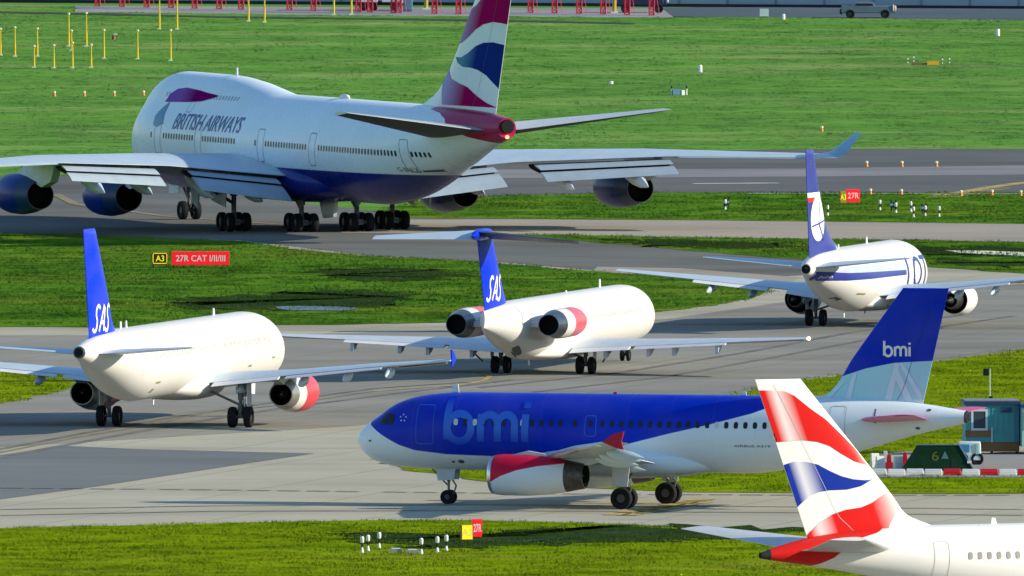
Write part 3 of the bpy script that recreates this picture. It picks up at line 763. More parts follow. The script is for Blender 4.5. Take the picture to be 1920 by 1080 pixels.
def bd(x, y): return ((x - 675) / 33.6, (950 + ((x - 675) / 33.6 - 16.11) * .43 - y) / 35.5)
for k, q in enumerate(([(1662, 755), (1676, 755), (1692, 682), (1683, 681)], [(1704, 755), (1718, 755), (1688, 690), (1682, 704)], [(1722, 740), (1731, 752), (1733, 740), (1697, 680), (1690, 680)],
          [(1590, 752), (1602, 752), (1613, 697), (1605, 700)], [(1548, 748), (1562, 748), (1592, 712), (1586, 712)])):
    decal('fin_stripe', [[bd(*p) for p in q]], fs, STRP, fo, off=.016 + .003 * k)
rudder_line(fin, fo, 1, .76, pm('fin_gap_blue', (.02, .05, .25), .5))
windows(f, FB, 1, [6.1 + .531 * i for i in range(12)] + [12.75], 4.43, blind=(0, 2, 7))
windows(f, FB, 1, [13.62, 14.28] + [14.81 + .531 * i for i in range(20)], 4.43, blind=(13,))
DOORL = pm('door_outline_pale_blue', (.05, .16, .62), .35); DOORG = pm('door_outline_grey', (.40, .43, .46), .4)
decal('door', frame_poly(4.35, 4.28, .98, 2.05, .03), sf, DOORL, f)
decal('door', frame_poly(13.62, 4.30, .62, 1.08, .035), sf, DOORL, f)
decal('door', frame_poly(27.2, 4.6, .85, 1.75, .03), sf, DOORG, f)
for q in ([(1.58, 4.26), (2.02, 4.22), (2.14, 4.82), (1.88, 4.84)], [(2.07, 4.22), (2.50, 4.28), (2.56, 4.66), (2.42, 4.80), (2.20, 4.82)]):
    decal('cockpit_window', [q], sf, GLASS, f, L=.15)
st = [(3.05 + .17 * math.cos(R(90 + i * 72)), 4.6 + .17 * math.sin(R(90 + i * 72))) for i in range(5)]
for p in st: decal('star_point', [[(p[0] + .055 * math.cos(R(a)), p[1] + .055 * math.sin(R(a))) for a in (90, 210, 330)]], sf, WHITE, f, L=.2)
decal('lettering', place(text_tris('G-DBCF'), 24.2, 27.15, 4.0, 4.42), sf, pm('grey_lettering', (.20, .22, .25), .5), f)
decal('lettering', place(text_tris('AIRBUS A319'), 21.6, 23.6, 3.28, 3.40), sf, pm('navy_lettering', (.03, .05, .12), .5), f)
decal('stabiliser_trim_mark', [[(29.15, 5.35), (29.22, 5.35), (29.2, 4.9), (29.25, 4.6), (29.18, 4.6), (29.13, 4.9)]], sf, LINE, f)
for d, z, w_ in ((1.05, 3.35, .09), (5.75, 2.3, .10), (6.2, 2.32, .17), (32.0, 5.3, .12), (31.4, 4.35, .12)):
    decal('sensor_port', [arc(d, z, w_, w_ * .6, 0, 330, 11)], sf, LINE, f)
plc = MB().box((XM - 4.98, .12, 1.62), (.03, .2, .16)); po = plc.build('number_plate', pm('plate_pale_blue', (.55, .68, .74), .4), bmi)
T = text_tris('CF', bold=.02)
mk('lettering', [(XM - 4.83 - .24 * u, .323, 1.52 + .2 * v) for t in T for u, v in t], [(3 * i, 3 * i + 1, 3 * i + 2) for i in range(len(T))], LINE, po, smooth=False)
blade(bmi, XM - 5.2, 5.95, .42, .45); blade(bmi, XM - 21.3, 5.97, .18, .4); blade(bmi, XM - 14.2, 5.97, .08, .3, mat=REDP)

# ------------------------------------------------------------------ white twin-jet with blue fin, seen from behind at the left
XA = 21.97; LA = 44.51; FA = airbus_fus(XA, LA)
SASB = (.001, .030, .58)
white_body = paint('white_fuselage_paint', (.67, .655, .615), (), XA, rough=.30, dirt=.07)
sas_fin = paint('royal_blue_fin_paint', SASB, [((.42, .58, .82), lambda t, d, y, z: t.above(LA - 7.2 - .18, t.math('MULTIPLY_ADD', z, .0, d), .25))], XA, seams=0)
REDE = pm('bright_red_cowl', (.66, .055, .075), .3, var=.06)
CREAM = pm('cream_cowl', (.70, .69, .65), .32)
a321 = jet(328, 801, 76.9, 'white twin-engined jet with royal blue fin at the left, taxiing away')
f, fin, fo = airbus_parts(a321, FA, LA, white_body, sas_fin, WINGM, WINGM, REDE, CREAM, pm('blue_fence', SASB, .3), flapdown=2, nozzle=pm('pale_nozzle_metal', (.34, .33, .30), .35, .6))
decal_groups('lettering', sas_word(LA - 2.75, 6.0, 3.05, 1.45, -1, .20), fin.surf(-1), WHITE, fo, L=.25)
decal('lettering', place(text_tris('Scandinavian Airlines'), 19.0, 6.5, 4.35, 5.05), FA.surf(-1), pm('pale_beige_lettering', (.66, .62, .54), .4), f)
WPALE = pm('window_sun_glare', (.50, .49, .46), .4)  # pale colour stands in for sun glare on the windows
windows(f, FA, -1, [7.2 + .533 * i for i in range(52) if i not in (12, 13, 32, 33)], 4.43, mat=WPALE)
for q in (5.2, 13.8, 24.4): decal('door', frame_poly(q, 4.28, .8, 1.8, .02), FA.surf(-1), pm('faint_seam', (.55, .54, .50), .5), f)
for d in (LA - 9.9, LA - 11.2): blade(a321, XA - d, 5.93, .42, .4)
blade(a321, XA - 12.5, 5.95, .42, .45); blade(a321, XA - 27, 1.85, .42, .3, side=-1); blade(a321, XA - 33, 2.1, .3, .25, side=-1)
for d, z, w_, h_ in ((33.0, 2.9, .9, .10), (33.2, 2.45, .4, .22), (11.5, 3.1, .7, .12), (6.2, 3.4, .7, .10)):
    decal('service_panel', [[(d - w_ / 2, z - h_ / 2), (d + w_ / 2, z - h_ / 2), (d + w_ / 2, z + h_ / 2), (d - w_ / 2, z + h_ / 2)]], FA.surf(-1), pm('ochre_panel', (.30, .25, .12), .5), f)
decal('door', frame_poly(LA - 8.5, 4.35, .85, 1.85, .02), FA.surf(-1), pm('faint_seam', (.55, .54, .50), .5), f)

# ------------------------------------------------------------------ white rear-engined jet with T-tail in the middle
XD = 26.3; LD = 42.2
FD = Fus(XD, [(0, 2.55), (.4, 2.95), (1.2, 3.4), (2.2, 3.95), (3.4, 4.35), (5, 4.52), (7, 4.57), (34, 4.57), (37.5, 4.5), (40.5, 4.32), (42.2, 4.15)],
         [(0, 2.45), (.4, 1.9), (1.2, 1.5), (2.5, 1.2), (5, 1.05), (7, 1.0), (31, 1.0), (34, 1.35), (38, 2.25), (41, 2.95), (42.2, 3.2)],
         [(0, .03), (.4, .6), (1.2, 1.0), (2.5, 1.4), (4.5, 1.64), (6, 1.67), (32, 1.67), (35.5, 1.5), (38.5, 1.02), (41, .42), (42.2, .08)])
md = jet(1019, 701, 77.3, 'white T-tailed jet with two rear fuselage engines, in the middle of the queue')
mdb = paint('ivory_fuselage_paint', (.67, .655, .62), (), XD, rough=.30, dirt=.07)
f = FD.mesh('fuselage', mdb, md)
FND = Fin(XD, [(3.9, 36.0), (4.5, 36.7), (8.75, 40.5)], [(3.9, 41.7), (8.75, 44.0)], .10)
fo = FND.mesh('tail_fin', paint('royal_blue_tee_fin_paint', SASB, (), XD, seams=0), md)
decal_groups('lettering', sas_word(41.7, 4.75, 3.0, 1.4, -1, .20), FND.surf(-1), WHITE, fo, L=.25)
MB().lathe([(.0, .02), (-.3, .2), (-1.2, .34), (-3.4, .36), (-4.6, .22), (-5.0, .03)], (XD - 40.0, 0, 8.62), n=18).build('tail_bullet', pm('blue_fence', SASB, .3), md)
METAL = pm('bare_metal_skin', (.20, .22, .25), .35, .6, var=.5, scale=.9)
MDWING = pm('pale_wing_grey', (.62, .65, .67), .33, .15, var=.1)
belly(md, FD, 17.8, 32.5, 1.95, 1.35, .55, mdb)
for side in (1, -1):
    foil([(.15, 40.6, 3.7, 8.72 if side > 0 else 8.42, .10, 5 if side > 0 else -6), (6.0, 43.6, 1.35, 8.5 if side > 0 else 8.2, .13, 5 if side > 0 else -6)], side, xm=XD).build('tailplane', WINGM if side > 0 else pm('tailplane_shade_tone', (.022, .025, .032), .5, .0, var=.5, scale=.8), md)  # dark right half: shade and reflection put into its colour
    secs = [(.8, 19.6, 7.9, 1.45, .13), (1.67, 20.3, 7.0, 1.5, .125), (5.6, 22.5, 4.6, 1.68, .115), (16.4, 28.3, 1.15, 2.25, .10)]
    w = foil(secs, side, xm=XD).build('wing', MDWING, md)
    for y0, y1, c in ((2.0, 5.4, 1.4), (5.7, 11.4, 1.05)):
        a, b = lerp_secs(secs, y0), lerp_secs(secs, y1)
        foil([(y0, a[1] + a[2] - .25, c, a[3] - .06, .12, 7), (y1, b[1] + b[2] - .22, c * .75, b[3] - .05, .12, 7)], side, xm=XD, nu=7).build('flap', FLAPM, w)
    a, b = lerp_secs(secs, 11.6), lerp_secs(secs, 16)
    for y0, y1 in ((2.4, 9), (9.1, 16)):
        a, b = lerp_secs(secs, y0), lerp_secs(secs, y1)
        foil([(y0, a[1] - .14, .5, a[3] - .08, .3, 10), (y1, b[1] - .11, .35, b[3] - .05, .3, 10)], side, xm=XD, nu=6).build('slat', LIP, w)
    for y0 in (4.0, 6.6, 8.2, 10.9):
        a = lerp_secs(secs, y0); MB().prism([(XD - a[1] - a[2] * .75, a[3] - .08), (XD - a[1] - a[2] - .5, a[3] - .15), (XD - a[1] - a[2] - .55, a[3] - .65), (XD - a[1] - a[2] + .1, a[3] - .5)], side * y0 - .1, side * y0 + .1).build('flap_hinge', GDOOR, w, smooth=False)
    if side < 0:
        MB().lathe([(.14, .01), (.06, .09), (-.12, .09), (-.2, .02)], (XD - 29.0, side * 16.45, 2.27), n=10).build('wingtip_light', NAVW, w)
    prof = [(.9, .54, 2), (.12, .62, 2), (0, .69, 0), (.10, .75, 0), (.35, .80, 1), (1.0, .86, 1), (3.6, .88, 1), (4.6, .87, 4), (5.5, .83, 4), (5.6, .82, 3), (7.0, .62, 3), (7.0, .58, 3), (6.0, .55, 2)]
    e = engine(md, XD - 30.2, side * 2.75, 3.22, prof, [LIP, pm('coral_red_cowl', (.66, .09, .12), .3), DUCT, pm('scorched_metal', (.13, .15, .17), .30, .8, var=.4, scale=3), CREAM])
    MB().box((XD - 33.6, side * 1.62, 3.2), (2.5, .40, .16), top=(.96, 1)).build('pylon', mdb, e)
    gear(md, 'main_gear', 0, side * 2.54, 1.6, .51, .38, (.36,), strut=.12, brace=(.0, side * 1.4, 1.3),
         doors=[([(.4, .9), (.35, 1.6), (-.45, 1.6), (-.35, .95)], side * 3.05, .04 * side)])
    MB().tube((-1.0, side * 4.2, 1.45), (-.2, side * 3.6, .72), .05, n=6).build('gear_strut', STEEL, md)
gear(md, 'nose_gear', 22.07, 0, 1.3, .33, .2, (.19,), strut=.08)
blade(md, XD - 11, 4.55, .5, .4); blade(md, XD - 30, 1.02, .4, .3, side=-1); blade(md, XD - 20, 4.57, .1, .5)
sfd = FD.surf(-1)
decal('tail_joint', stroke([(37.3, 4.25), (37.25, 3.6), (37.4, 3.2)], .05), sfd, LINE, f); decal('service_panel', [[(33.5, 1.25), (36.2, 2.0), (36.2, 1.85), (33.5, 1.1)]], sfd, LINE, f)
windows(f, FD, -1, [7.5 + .483 * i for i in range(42)], 3.15, w=.22, h=.32, mat=WPALE)
decal('door', frame_poly(6.0, 3.0, .85, 1.75, .02), sfd, pm('faint_seam', (.55, .54, .50), .5), f)

# ------------------------------------------------------------------ white jet with dark blue fin and roundel, behind at the right
XL = 15.1; LL = 29.8
FL = Fus(XL, [(0, 2.75), (.3, 3.1), (1.0, 3.6), (1.8, 4.15), (2.6, 4.55), (3.8, 4.82), (5.5, 4.95), (22, 4.95), (26, 4.85), (28.6, 4.55), (29.8, 4.25)],
         [(0, 2.7), (.3, 2.2), (1.0, 1.7), (2.2, 1.25), (4, 1.03), (6, .98), (17.5, .98), (20, 1.25), (25, 2.35), (28.5, 3.25), (29.8, 3.6)],
         [(0, .03), (.3, .6), (1.0, 1.05), (2.2, 1.5), (4, 1.8), (5.5, 1.88), (19, 1.88), (23, 1.55), (27, .85), (29.2, .45), (29.8, .30)])
lot = jet(1609, 612, 77.1, 'white twin-jet with dark blue fin and white roundel, last on the right')
lob = paint('white_fuselage_paint_with_stripe', (.68, .67, .64), (), XL, rough=.3, dirt=.08)
NAVY = (.030, .045, .26)
f = FL.mesh('fuselage', lob, lot); sfl = FL.surf(-1)
MB().lathe([(0, .28), (-.1, .26), (-.1, .15), (0, .12)], (XL - LL, 0, 3.92), n=16).build('auxiliary_exhaust', DUCT, f)
FNL = Fin(XL, [(4.6, 20.6), (5.0, 21.6), (5.6, 23.2), (6.4, 24.6), (11.1, 28.0)], [(4.6, 28.9), (11.1, 29.9)], .105)
fo = FNL.mesh('tail_fin', paint('navy_fin_paint', NAVY, [((.40, .46, .62), lambda t, d, y, z: t.above(22.8, d, .3))], XL, seams=0), lot)
fsl = FNL.surf(-1)
decal('white_band', [[(24, 8.5), (31, 8.5), (31, 8.2), (24, 8.2)]], fsl, WHITE, fo)
decal('red_band', [[(28.0, 8.2), (31, 8.2), (31, 7.92), (28.2, 7.92)]], fsl, REDP, fo)
decal('roundel', [arc(27.3, 6.93, 1.5, 1.4, 0, 348, 29)], fsl, WHITE, fo, off=.02)
NV = pm('navy_mark', NAVY, .35)
decal('crane_emblem', stroke([(26.8, 8.15), (27.1, 7.2), (27.25, 6.55)], .12) , fsl, NV, fo, off=.03)
decal('crane_emblem', stroke([(28.6, 6.45), (27.6, 6.55), (25.9, 6.75)], .10), fsl, NV, fo, off=.034)
decal('crane_emblem', stroke([(27.2, 6.6), (26.5, 5.9), (26.2, 5.55)], .16), fsl, NV, fo, off=.038)
rudder_line(FNL, fo, -1, .70)
decal('dark_stripe', [[(29.0, 3.75), (27, 3.68), (24, 3.52), (9.9, 3.27), (9.9, 2.97), (24, 3.06), (29.0, 3.2)]], sfl, NV, f)
decal('pale_stripe', [[(26.5, 3.72), (24, 3.54), (9.9, 3.29), (9.9, 3.72), (24, 3.9), (26.2, 3.86)]], sfl, pm('grey_blue_stripe', (.42, .47, .58), .35), f)
decal('lettering', place(text_tris('Polish'), 28.2, 26.4, 3.30, 3.48, .0), sfl, WHITE, f, off=.03)
for k, (d0, d1, s) in enumerate(((9.6, 8.0, 'L'), (7.9, 5.6, 'O'), (5.5, 3.4, 'T'))):
    decal('lettering', place(text_tris(s, bold=.0), d0, d1, 2.1, 4.0), sfl, NV, f, off=.03 + .002 * k)
CWL = pm('white_cowl', (.78, .77, .75), .3)
belly(lot, FL, 7.5, 18.2, 2.15, 1.5, .62, lob)
for side in (1, -1):
    foil([(.2, 24.6, 4.6, 4.0, .11), (.9, 25.0, 4.1, 4.05, .085), (6.35, 28.6, 1.3, 4.6, .06)], side, xm=XL).build('tailplane', WINGM, lot)
    secs = [(.8, 8.3, 8.2, 1.85, .14), (1.88, 9.4, 6.6, 1.92, .135), (5.0, 11.3, 4.3, 2.3, .115), (14.44, 16.5, 1.5, 3.35, .10)]
    w = foil(secs, side, xm=XL).build('wing', WINGM, lot)
    for y0, y1, c in ((2.1, 4.2, 1.2), (5.4, 9.8, .95)):
        a, b = lerp_secs(secs, y0), lerp_secs(secs, y1)
        foil([(y0, a[1] + a[2] - .25, c, a[3] - .06, .13, 9), (y1, b[1] + b[2] - .22, c * .8, b[3] - .05, .13, 9)], side, xm=XL, nu=7).build('flap', FLAPM, w)
    for y0, y1 in ((5.4, 9.5), (9.6, 14)):
        a, b = lerp_secs(secs, y0), lerp_secs(secs, y1)
        foil([(y0, a[1] - .14, .5, a[3] - .08, .3, 10), (y1, b[1] - .11, .35, b[3] - .05, .3, 10)], side, xm=XL, nu=6).build('slat', LIP, w)
    for y0 in (3.2, 6.4, 8.8):
        a = lerp_secs(secs, y0); canoe(MB(), XL - a[1] - a[2] * .62, side * y0, a[3] - .28, 2.5, .18, R(8)).build('flap_track_fairing', WINGM, w)
    prof = [(1.0, .70, 2), (.2, .76, 2), (0, .86, 0), (.12, .95, 0), (.6, 1.02, 1), (1.6, 1.0, 1), (2.6, .86, 1), (2.62, .80, 2), (2.2, .74, 2)]
    e = engine(lot, XL - 7.4, side * 4.83, 1.46, prof, [LIP, CWL, DUCT], plug=(3.3, .30, .9),
               pylon=[(.6, .95), (2.6, 1.0), (5.0, .95), (4.6, .6), (3.2, .35), (2.0, .6)], py_w=.18, squash=.97)
    MB().lathe([(-2.1, .62), (-2.7, .60), (-3.7, .45), (-3.7, .41), (-3.0, .36)], (XL - 7.4, side * 4.83, 1.46), n=28, caps=False).build('core_nozzle', EXH, e)
    gear(lot, 'main_gear', 0, side * 2.615, 1.8, .51, .36, (.43,), strut=.12, brace=(0, side * 1.3, 1.4),
         doors=[([(.4, .95), (.3, 1.7), (-.4, 1.7), (-.3, 1.0)], side * 3.15, .04 * side)])
gear(lot, 'nose_gear', 11.07, 0, 1.2, .35, .2, (.2,), strut=.08)
blade(lot, XL - 12.5, 4.95, .4, .4); blade(lot, XL - 20.5, 4.93, .22, .35); blade(lot, XL - 19, 1.0, .35, .3, side=-1); blade(lot, XL - 13, 1.0, .3, .3, side=-1)
decal('service_panel', [[(20.2, 2.18), (21.6, 2.24), (21.6, 2.14), (20.2, 2.08)]], sfl, pm('ochre_panel', (.30, .25, .12), .5), f)
decal('service_panel', [[(22.6, 1.9), (23.5, 2.05), (23.5, 1.95), (22.6, 1.8)]], sfl, LINE, f)

# ------------------------------------------------------------------ large four-engined humped jet at the back
XJ = 31.9; LJ = 68.6
BELLYB = (.001, .013, .19); BARED = (.33, .006, .085); BABLU = (.010, .03, .19)
bz = [(0, 3.9), (20, 4.15), (40, 4.2), (56, 4.3), (69, 4.45)]
tr = [(5.8, 68.5), (6.6, 67.7), (7.0, 64.4), (7.7, 61.5), (8.06, 60.9), (8.4, 59.3), (8.6, 56.8), (9.0, 56.6)]
def shaded_red(t, d, y, z): return BARED
jb = paint('white_jumbo_paint_with_blue_belly', (.74, .83, .87), [(BELLYB, lambda t, d, y, z: t.math('MULTIPLY', t.above(t.curve(d, bz), z, .05), t.above(63.5, d, .2))),
     ((.38, .008, .075), lambda t, d, y, z: t.above(d, t.curve(z, tr), .08))], XJ, rough=.26, dirt=.08, seams=3.1)
FJ = Fus(XJ, [(0, 4.6), (.5, 5.6), (1.2, 6.3), (2.2, 7.1), (3.5, 7.9), (5.5, 8.5), (8, 8.72), (50, 8.78), (60, 8.75), (65, 8.6), (68.6, 8.3)],
         [(0, 4.5), (.5, 3.7), (1.2, 3.2), (2.5, 2.75), (5, 2.3), (8, 2.1), (46, 2.1), (50, 2.45), (58, 4.35), (64, 5.9), (68.6, 6.95)],
         [(0, .04), (.5, .95), (1.2, 1.5), (2.5, 2.1), (5, 2.8), (9, 3.2), (11, 3.25), (48, 3.25), (54, 2.9), (61, 1.85), (66, 1.0), (68.6, .62)],
         upper=([(0, 4.6), (.5, 5.6), (1.2, 6.4), (2.2, 7.3), (3.4, 8.25), (4.6, 9.0), (6, 9.5), (8, 9.78), (17, 9.74), (21, 9.5), (25, 9.05), (29, 8.6), (33, 8.3), (68.6, 6.5)], 2.3))
ja = jet(587, 432, 110.2, 'large white four-engined jet with blue belly and humped upper deck', sc=1.005)
f = FJ.mesh('fuselage', jb, ja, nr=130, nk=34); sj = FJ.surf(1)
FNJ = Fin(XJ, [(8.2, 51.2), (8.85, 53.2), (9.6, 55.6), (11.1, 57.9), (16.2, 63.3), (19.3, 66.7)], [(8.2, 66.4), (19.3, 70.6)], .095)
fo = FNJ.mesh('tail_fin', paint('white_fin_paint', (.70, .76, .80), (), XJ, seams=0), ja); fsj = FNJ.surf(1)
def jz(x, y):
    px, py = 800 + x / 3.724, y / 3.724; return (31.9 + (px - 587) / 10.1, (464 - py) / 29.1)
def flagpaint(name, c0, c1, a, b, xm, soft=1.0, k=.42, sgn=1):
    """airbrushed flag colour: c0 fading to c1 towards the leading edge"""
    t = NT(name); x, y, z, o = t.obj(); d = t.math('SUBTRACT', xm, x); w = t.math('SUBTRACT', d, t.math('MULTIPLY', z, k))
    return t.done(t.mix(t.ramp(w, a, b), c1, c0), .4, 0, .0)
PUR = (.42, .36, .60)
fr = flagpaint('flag_red_paint', BARED, PUR, 51.8, 55.5, XJ, k=.62); fbp = flagpaint('flag_blue_paint', BABLU, (.10, .25, .36), 54.0, 56.2, XJ, k=.62)
decal('flag_red', [[jz(*p) for p in [(355, 85), (245, 335), (300, 322), (345, 285), (400, 225), (450, 185), (510, 163), (560, 168), (640, 186), (670, 0), (740, -260), (600, -260), (500, -90), (445, 0), (405, 55)]]], fsj, fr, fo, off=.02)
decal('flag_blue', [[jz(*p) for p in [(255, 425), (300, 425), (350, 390), (400, 340), (450, 312), (510, 305), (620, 332), (560, 660), (500, 590), (460, 540), (410, 505), (360, 492), (310, 490), (275, 465)]]], fsj, fbp, fo, off=.02)
decal('flag_red', [[jz(*p) for p in [(185, 460), (150, 550), (155, 640), (165, 765), (520, 762), (460, 735), (400, 690), (340, 630), (280, 605), (230, 580), (205, 530), (197, 440)]]], fsj, fr, fo, off=.02)
rudder_line(FNJ, fo, 1, .70)
def jr(px, py, ys): d = 31.9 + (px - 587 + 27.4 * ys) / 10.1; return (d, (432 + (d - 31.9) * .86 - py) / 28.6)
rib = flagpaint('ribbon_red_paint', (.20, .004, .13), (.24, .10, .38), 12.5, 15.0, XJ, k=0)
decal('ribbon_emblem', [[jr(x, y, 2.15) for x, y in [(304, 189), (309, 174), (319, 165), (334, 163), (360, 168), (378, 173), (399, 178), (399, 181), (374, 189), (350, 190)]]], sj, rib, f, L=.4, off=.03)
decal('ribbon_emblem', [[jr(x, y, 2.7) for x, y in [(299, 188), (290, 202), (285, 216), (288, 233), (296, 236), (306, 229), (302, 213), (300, 198)]]], sj, pm('ribbon_blue_paint', (.05, .20, .34), .3), f, L=.4, off=.03)
tt = text_tris('BRITISH AIRWAYS', shear=.28, bold=.006)
decal('lettering', place(tt, 13.4, 26.6, 6.15, 7.2, .06), sj, pm('blue_lettering', (.012, .075, .26), .35), f, L=.5, off=.03)
doors_d = (10.7, 18.6, 30.7, 40.6, 56.3)
wd = [9.4 + .508 * i for i in range(99)]
windows(f, FJ, 1, [d for d in wd if all(abs(d - q) > .85 for q in doors_d) and not (26 < d < 29.5)], 5.68, w=.26, h=.38)
windows(f, FJ, 1, [9.5 + .508 * i for i in range(27)], 8.35, w=.24, h=.34, mat=pm('upper_deck_window', (.35, .40, .48), .2))
for q in doors_d: decal('door', frame_poly(q, 5.55, 1.15, 2.1, .04), sj, LINE, f, off=.02)
decal('door', frame_poly(15.2, 7.85, .9, 1.1, .03), sj, LINE, f, off=.02)
decal('lettering', place(text_tris('G-BNLX'), 54.6, 56.8, 4.5, 4.78), sj, LINE, f); decal('service_panel', [[(57.0, 4.62), (59.0, 4.74), (59.0, 4.60), (57.0, 4.5)]], sj, LINE, f)
MB().lathe([(.05, .46), (-.06, .46), (-.10, .42), (-.10, .02)], (XJ - LJ - .05, 0, 7.75), n=20).build('auxiliary_exhaust', DUCT, f)
MB().lathe([(.05, .12), (-.12, .10), (-.18, .02)], (XJ - LJ - .02, .0, 7.08), n=10).build('tail_light', NAVR, f)
COWLB = pm('deep_blue_cowl', (.001, .028, .22), .3, var=.2, spec=.06)
UNDER = pm('tailplane_grey', (.50, .54, .57), .36, .1); UNDERD = pm('tailplane_shaded_underside', (.085, .075, .07), .6, 0, var=.2)  # the second, darker colour paints in the shade under the tailplane
JFLAP = pm('jumbo_flap_grey', (.36, .44, .49), .5, 0, var=.12, scale=.8)
belly(ja, FJ, 17, 44, 3.75, 3.2, 1.35, jb)
for side in (1, -1):
    ts = [(.3, 57.2, 9.6, 6.85, .10, -3.5), (1.6, 58.3, 8.7, 7.0, .10, -3.5), (11.08, 66.6, 2.5, 8.6, .08, -3.5)]
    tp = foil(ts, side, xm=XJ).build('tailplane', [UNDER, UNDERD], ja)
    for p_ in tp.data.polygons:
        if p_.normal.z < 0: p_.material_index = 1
    secs = [(1.0, 17.5, 18.5, 3.55, .125), (3.25, 19.4, 16.4, 3.7, .12), (12.0, 27.2, 10.4, 4.5, .095), (21.0, 35.2, 7.0, 4.9, .085), (30.6, 43.8, 4.1, 4.85, .08)]
    w = foil(secs, side, xm=XJ, nu=16).build('wing', WINGM, ja)
    foil([(30.55, 43.9, 4.0, 4.85, .07), (31.1, 45.0, 3.0, 5.1, .07), (31.9, 47.6, 1.2, 6.45, .07)], side, xm=XJ, nu=8).build('winglet', pm('winglet_teal', (.20, .40, .50), .3), w)
    for y0, y1, c in ((4.0, 10.6, 2.5), (13.2, 21.0, 1.55)):             # two-piece flaps, drooped
        a, b = lerp_secs(secs, y0), lerp_secs(secs, y1)
        foil([(y0, a[1] + a[2] - .35, 1.3, a[3] - .26, .10, 14), (y1, b[1] + b[2] - .30, 1.1, b[3] - .22, .10, 14)], side, xm=XJ, nu=7).build('fore_flap', JFLAP, w)
        foil([(y0, a[1] + a[2] + .75, c, a[3] - .72, .09, 22), (y1, b[1] + b[2] + .65, c * .85, b[3] - .62, .09, 22)], side, xm=XJ, nu=7).build('flap', JFLAP, w)
        foil([(y0 + .05, a[1] + a[2] - 1.6, 2.3, a[3] - .30, .12, 12), (y1 - .05, b[1] + b[2] - 1.5, 2.1, b[3] - .28, .12, 12)], side, xm=XJ, nu=6).build('flap_slot_shade', DUCT, w)  # black foil added to paint the shade in the flap slots
    a, b = lerp_secs(secs, 11.0), lerp_secs(secs, 13.0)
    for y0, y1 in ((21.5, 29.5),):
        a, b = lerp_secs(secs, y0), lerp_secs(secs, y1)
        foil([(y0, a[1] + a[2] - 1.0, 1.25, a[3] - .03, .12, 2), (y1, b[1] + b[2] - .8, .95, b[3] - .03, .12, 2)], side, xm=XJ, nu=6).build('aileron', JFLAP, w)
    for y0 in (5.4, 9.4, 14.6, 18.8):
        a = lerp_secs(secs, y0); canoe(MB(), XJ - a[1] - a[2] * .70, side * y0, a[3] - .55, 5.6, .40, R(13)).build('flap_track_fairing', GDOOR, w)
    for y0, d0, z0 in ((11.7, 23.2, 2.2), (20.8, 31.6, 2.65)):
        prof = [(1.3, .98, 2), (.3, 1.06, 2), (0, 1.16, 0), (.15, 1.25, 0), (.8, 1.32, 1), (2.4, 1.34, 1), (3.9, 1.20, 1), (4.0, 1.18, 4), (4.9, 1.04, 4), (5.7, .92, 4), (5.7, .88, 3), (4.2, .82, 2)]
        zt = lerp_secs(secs, y0)[3]
        engine(ja, XJ - d0, side * y0, z0, prof, [LIP, COWLB, DUCT, EXH, pm('blue_grey_nozzle', (.012, .045, .12), .4, .0, spec=.1)],
               pylon=[(1.2, 1.2), (3.0, 1.75), (4.6, zt - z0 + .1), (9.2, zt - z0 - .1), (8.4, .95), (6.6, .55), (4.8, .9)], py_w=.26)
    gear(ja, 'wing_gear', 0, side * 5.5, 4.0, .62, .46, (.56,), axles=(-.74, .74), strut=.22, brace=(.4, side * 8.4, 3.6),
         doors=[([(1.4, 2.0), (1.2, 3.9), (-1.6, 3.9), (-1.3, 1.6)], side * 6.5, .08 * side), ([(.9, 1.9), (1.2, 3.2), (-.6, 3.2), (-.2, 1.5)], side * 8.0, .1 * side)])
    gear(ja, 'body_gear', -3.07, side * 1.92, 2.9, .62, .46, (.56,), axles=(-.74, .74), strut=.22, brace=(-1.2, side * 1.92, 2.6))
MB().prism([(-1.2, 2.4), (-4.6, 2.4), (-4.2, 1.0), (-2.2, .85)], -.12, .12).build('gear_door', GDOOR, ja, smooth=False)
gear(ja, 'nose_gear', 24.0, 0, 2.4, .62, .46, (.46,), strut=.18, brace=(25.4, 0, 2.3), doors=[([(25.2, 1.7), (25.3, 2.5), (23.2, 2.5), (23.3, 1.8)], .95, .05)])
blade(ja, XJ - 17, 9.76, .5, .4); MB().lathe([(.7, .02), (.4, .22), (-.4, .22), (-.8, .02)], (XJ - 38, 0, 8.82), n=12).build('antenna', BLADE, ja)

# ------------------------------------------------------------------ nearest jet: only its tail shows at the lower right
XN = 23.9; LN = 47.0
FN = Fus(XN, [(0, 3.5), (.4, 3.9), (1.2, 4.4), (2.4, 5.1), (4, 5.6), (6, 5.78), (37, 5.78), (41, 5.70), (44, 5.36), (46, 4.92), (47, 4.62)],
         [(0, 3.4), (.4, 2.9), (1.2, 2.4), (3, 1.95), (6, 1.75), (30, 1.75), (35, 2.2), (41, 3.35), (44.5, 3.95), (46.3, 4.2), (47, 4.32)],
         [(0, .03), (.4, .6), (1.2, 1.05), (3, 1.6), (5.5, 1.88), (33, 1.88), (38, 1.6), (42, 1.08), (45, .55), (46.6, .26), (47, .15)])
def nz(x, y): u = (x - 1422) / 34.4; return (47.0 - u, 76 - (y + 1740 + u * .72) / 38.9)
zr = [(3.0, 46.2), (3.76, 44.9), (4.03, 44.0), (4.32, 43.4), (4.92, 42.7), (5.26, 41.9), (5.48, 41.0), (5.75, 40.3), (5.9, 40.2)]
nb = paint('bright_white_fuselage_paint', (.80, .78, .74), [((.62, .015, .012), lambda t, d, y, z: t.above(d, t.curve(z, zr), .06)), ((.03, .03, .035), lambda t, d, y, z: t.above(d, 46.55, .05))], XN, rough=.28, dirt=.06)
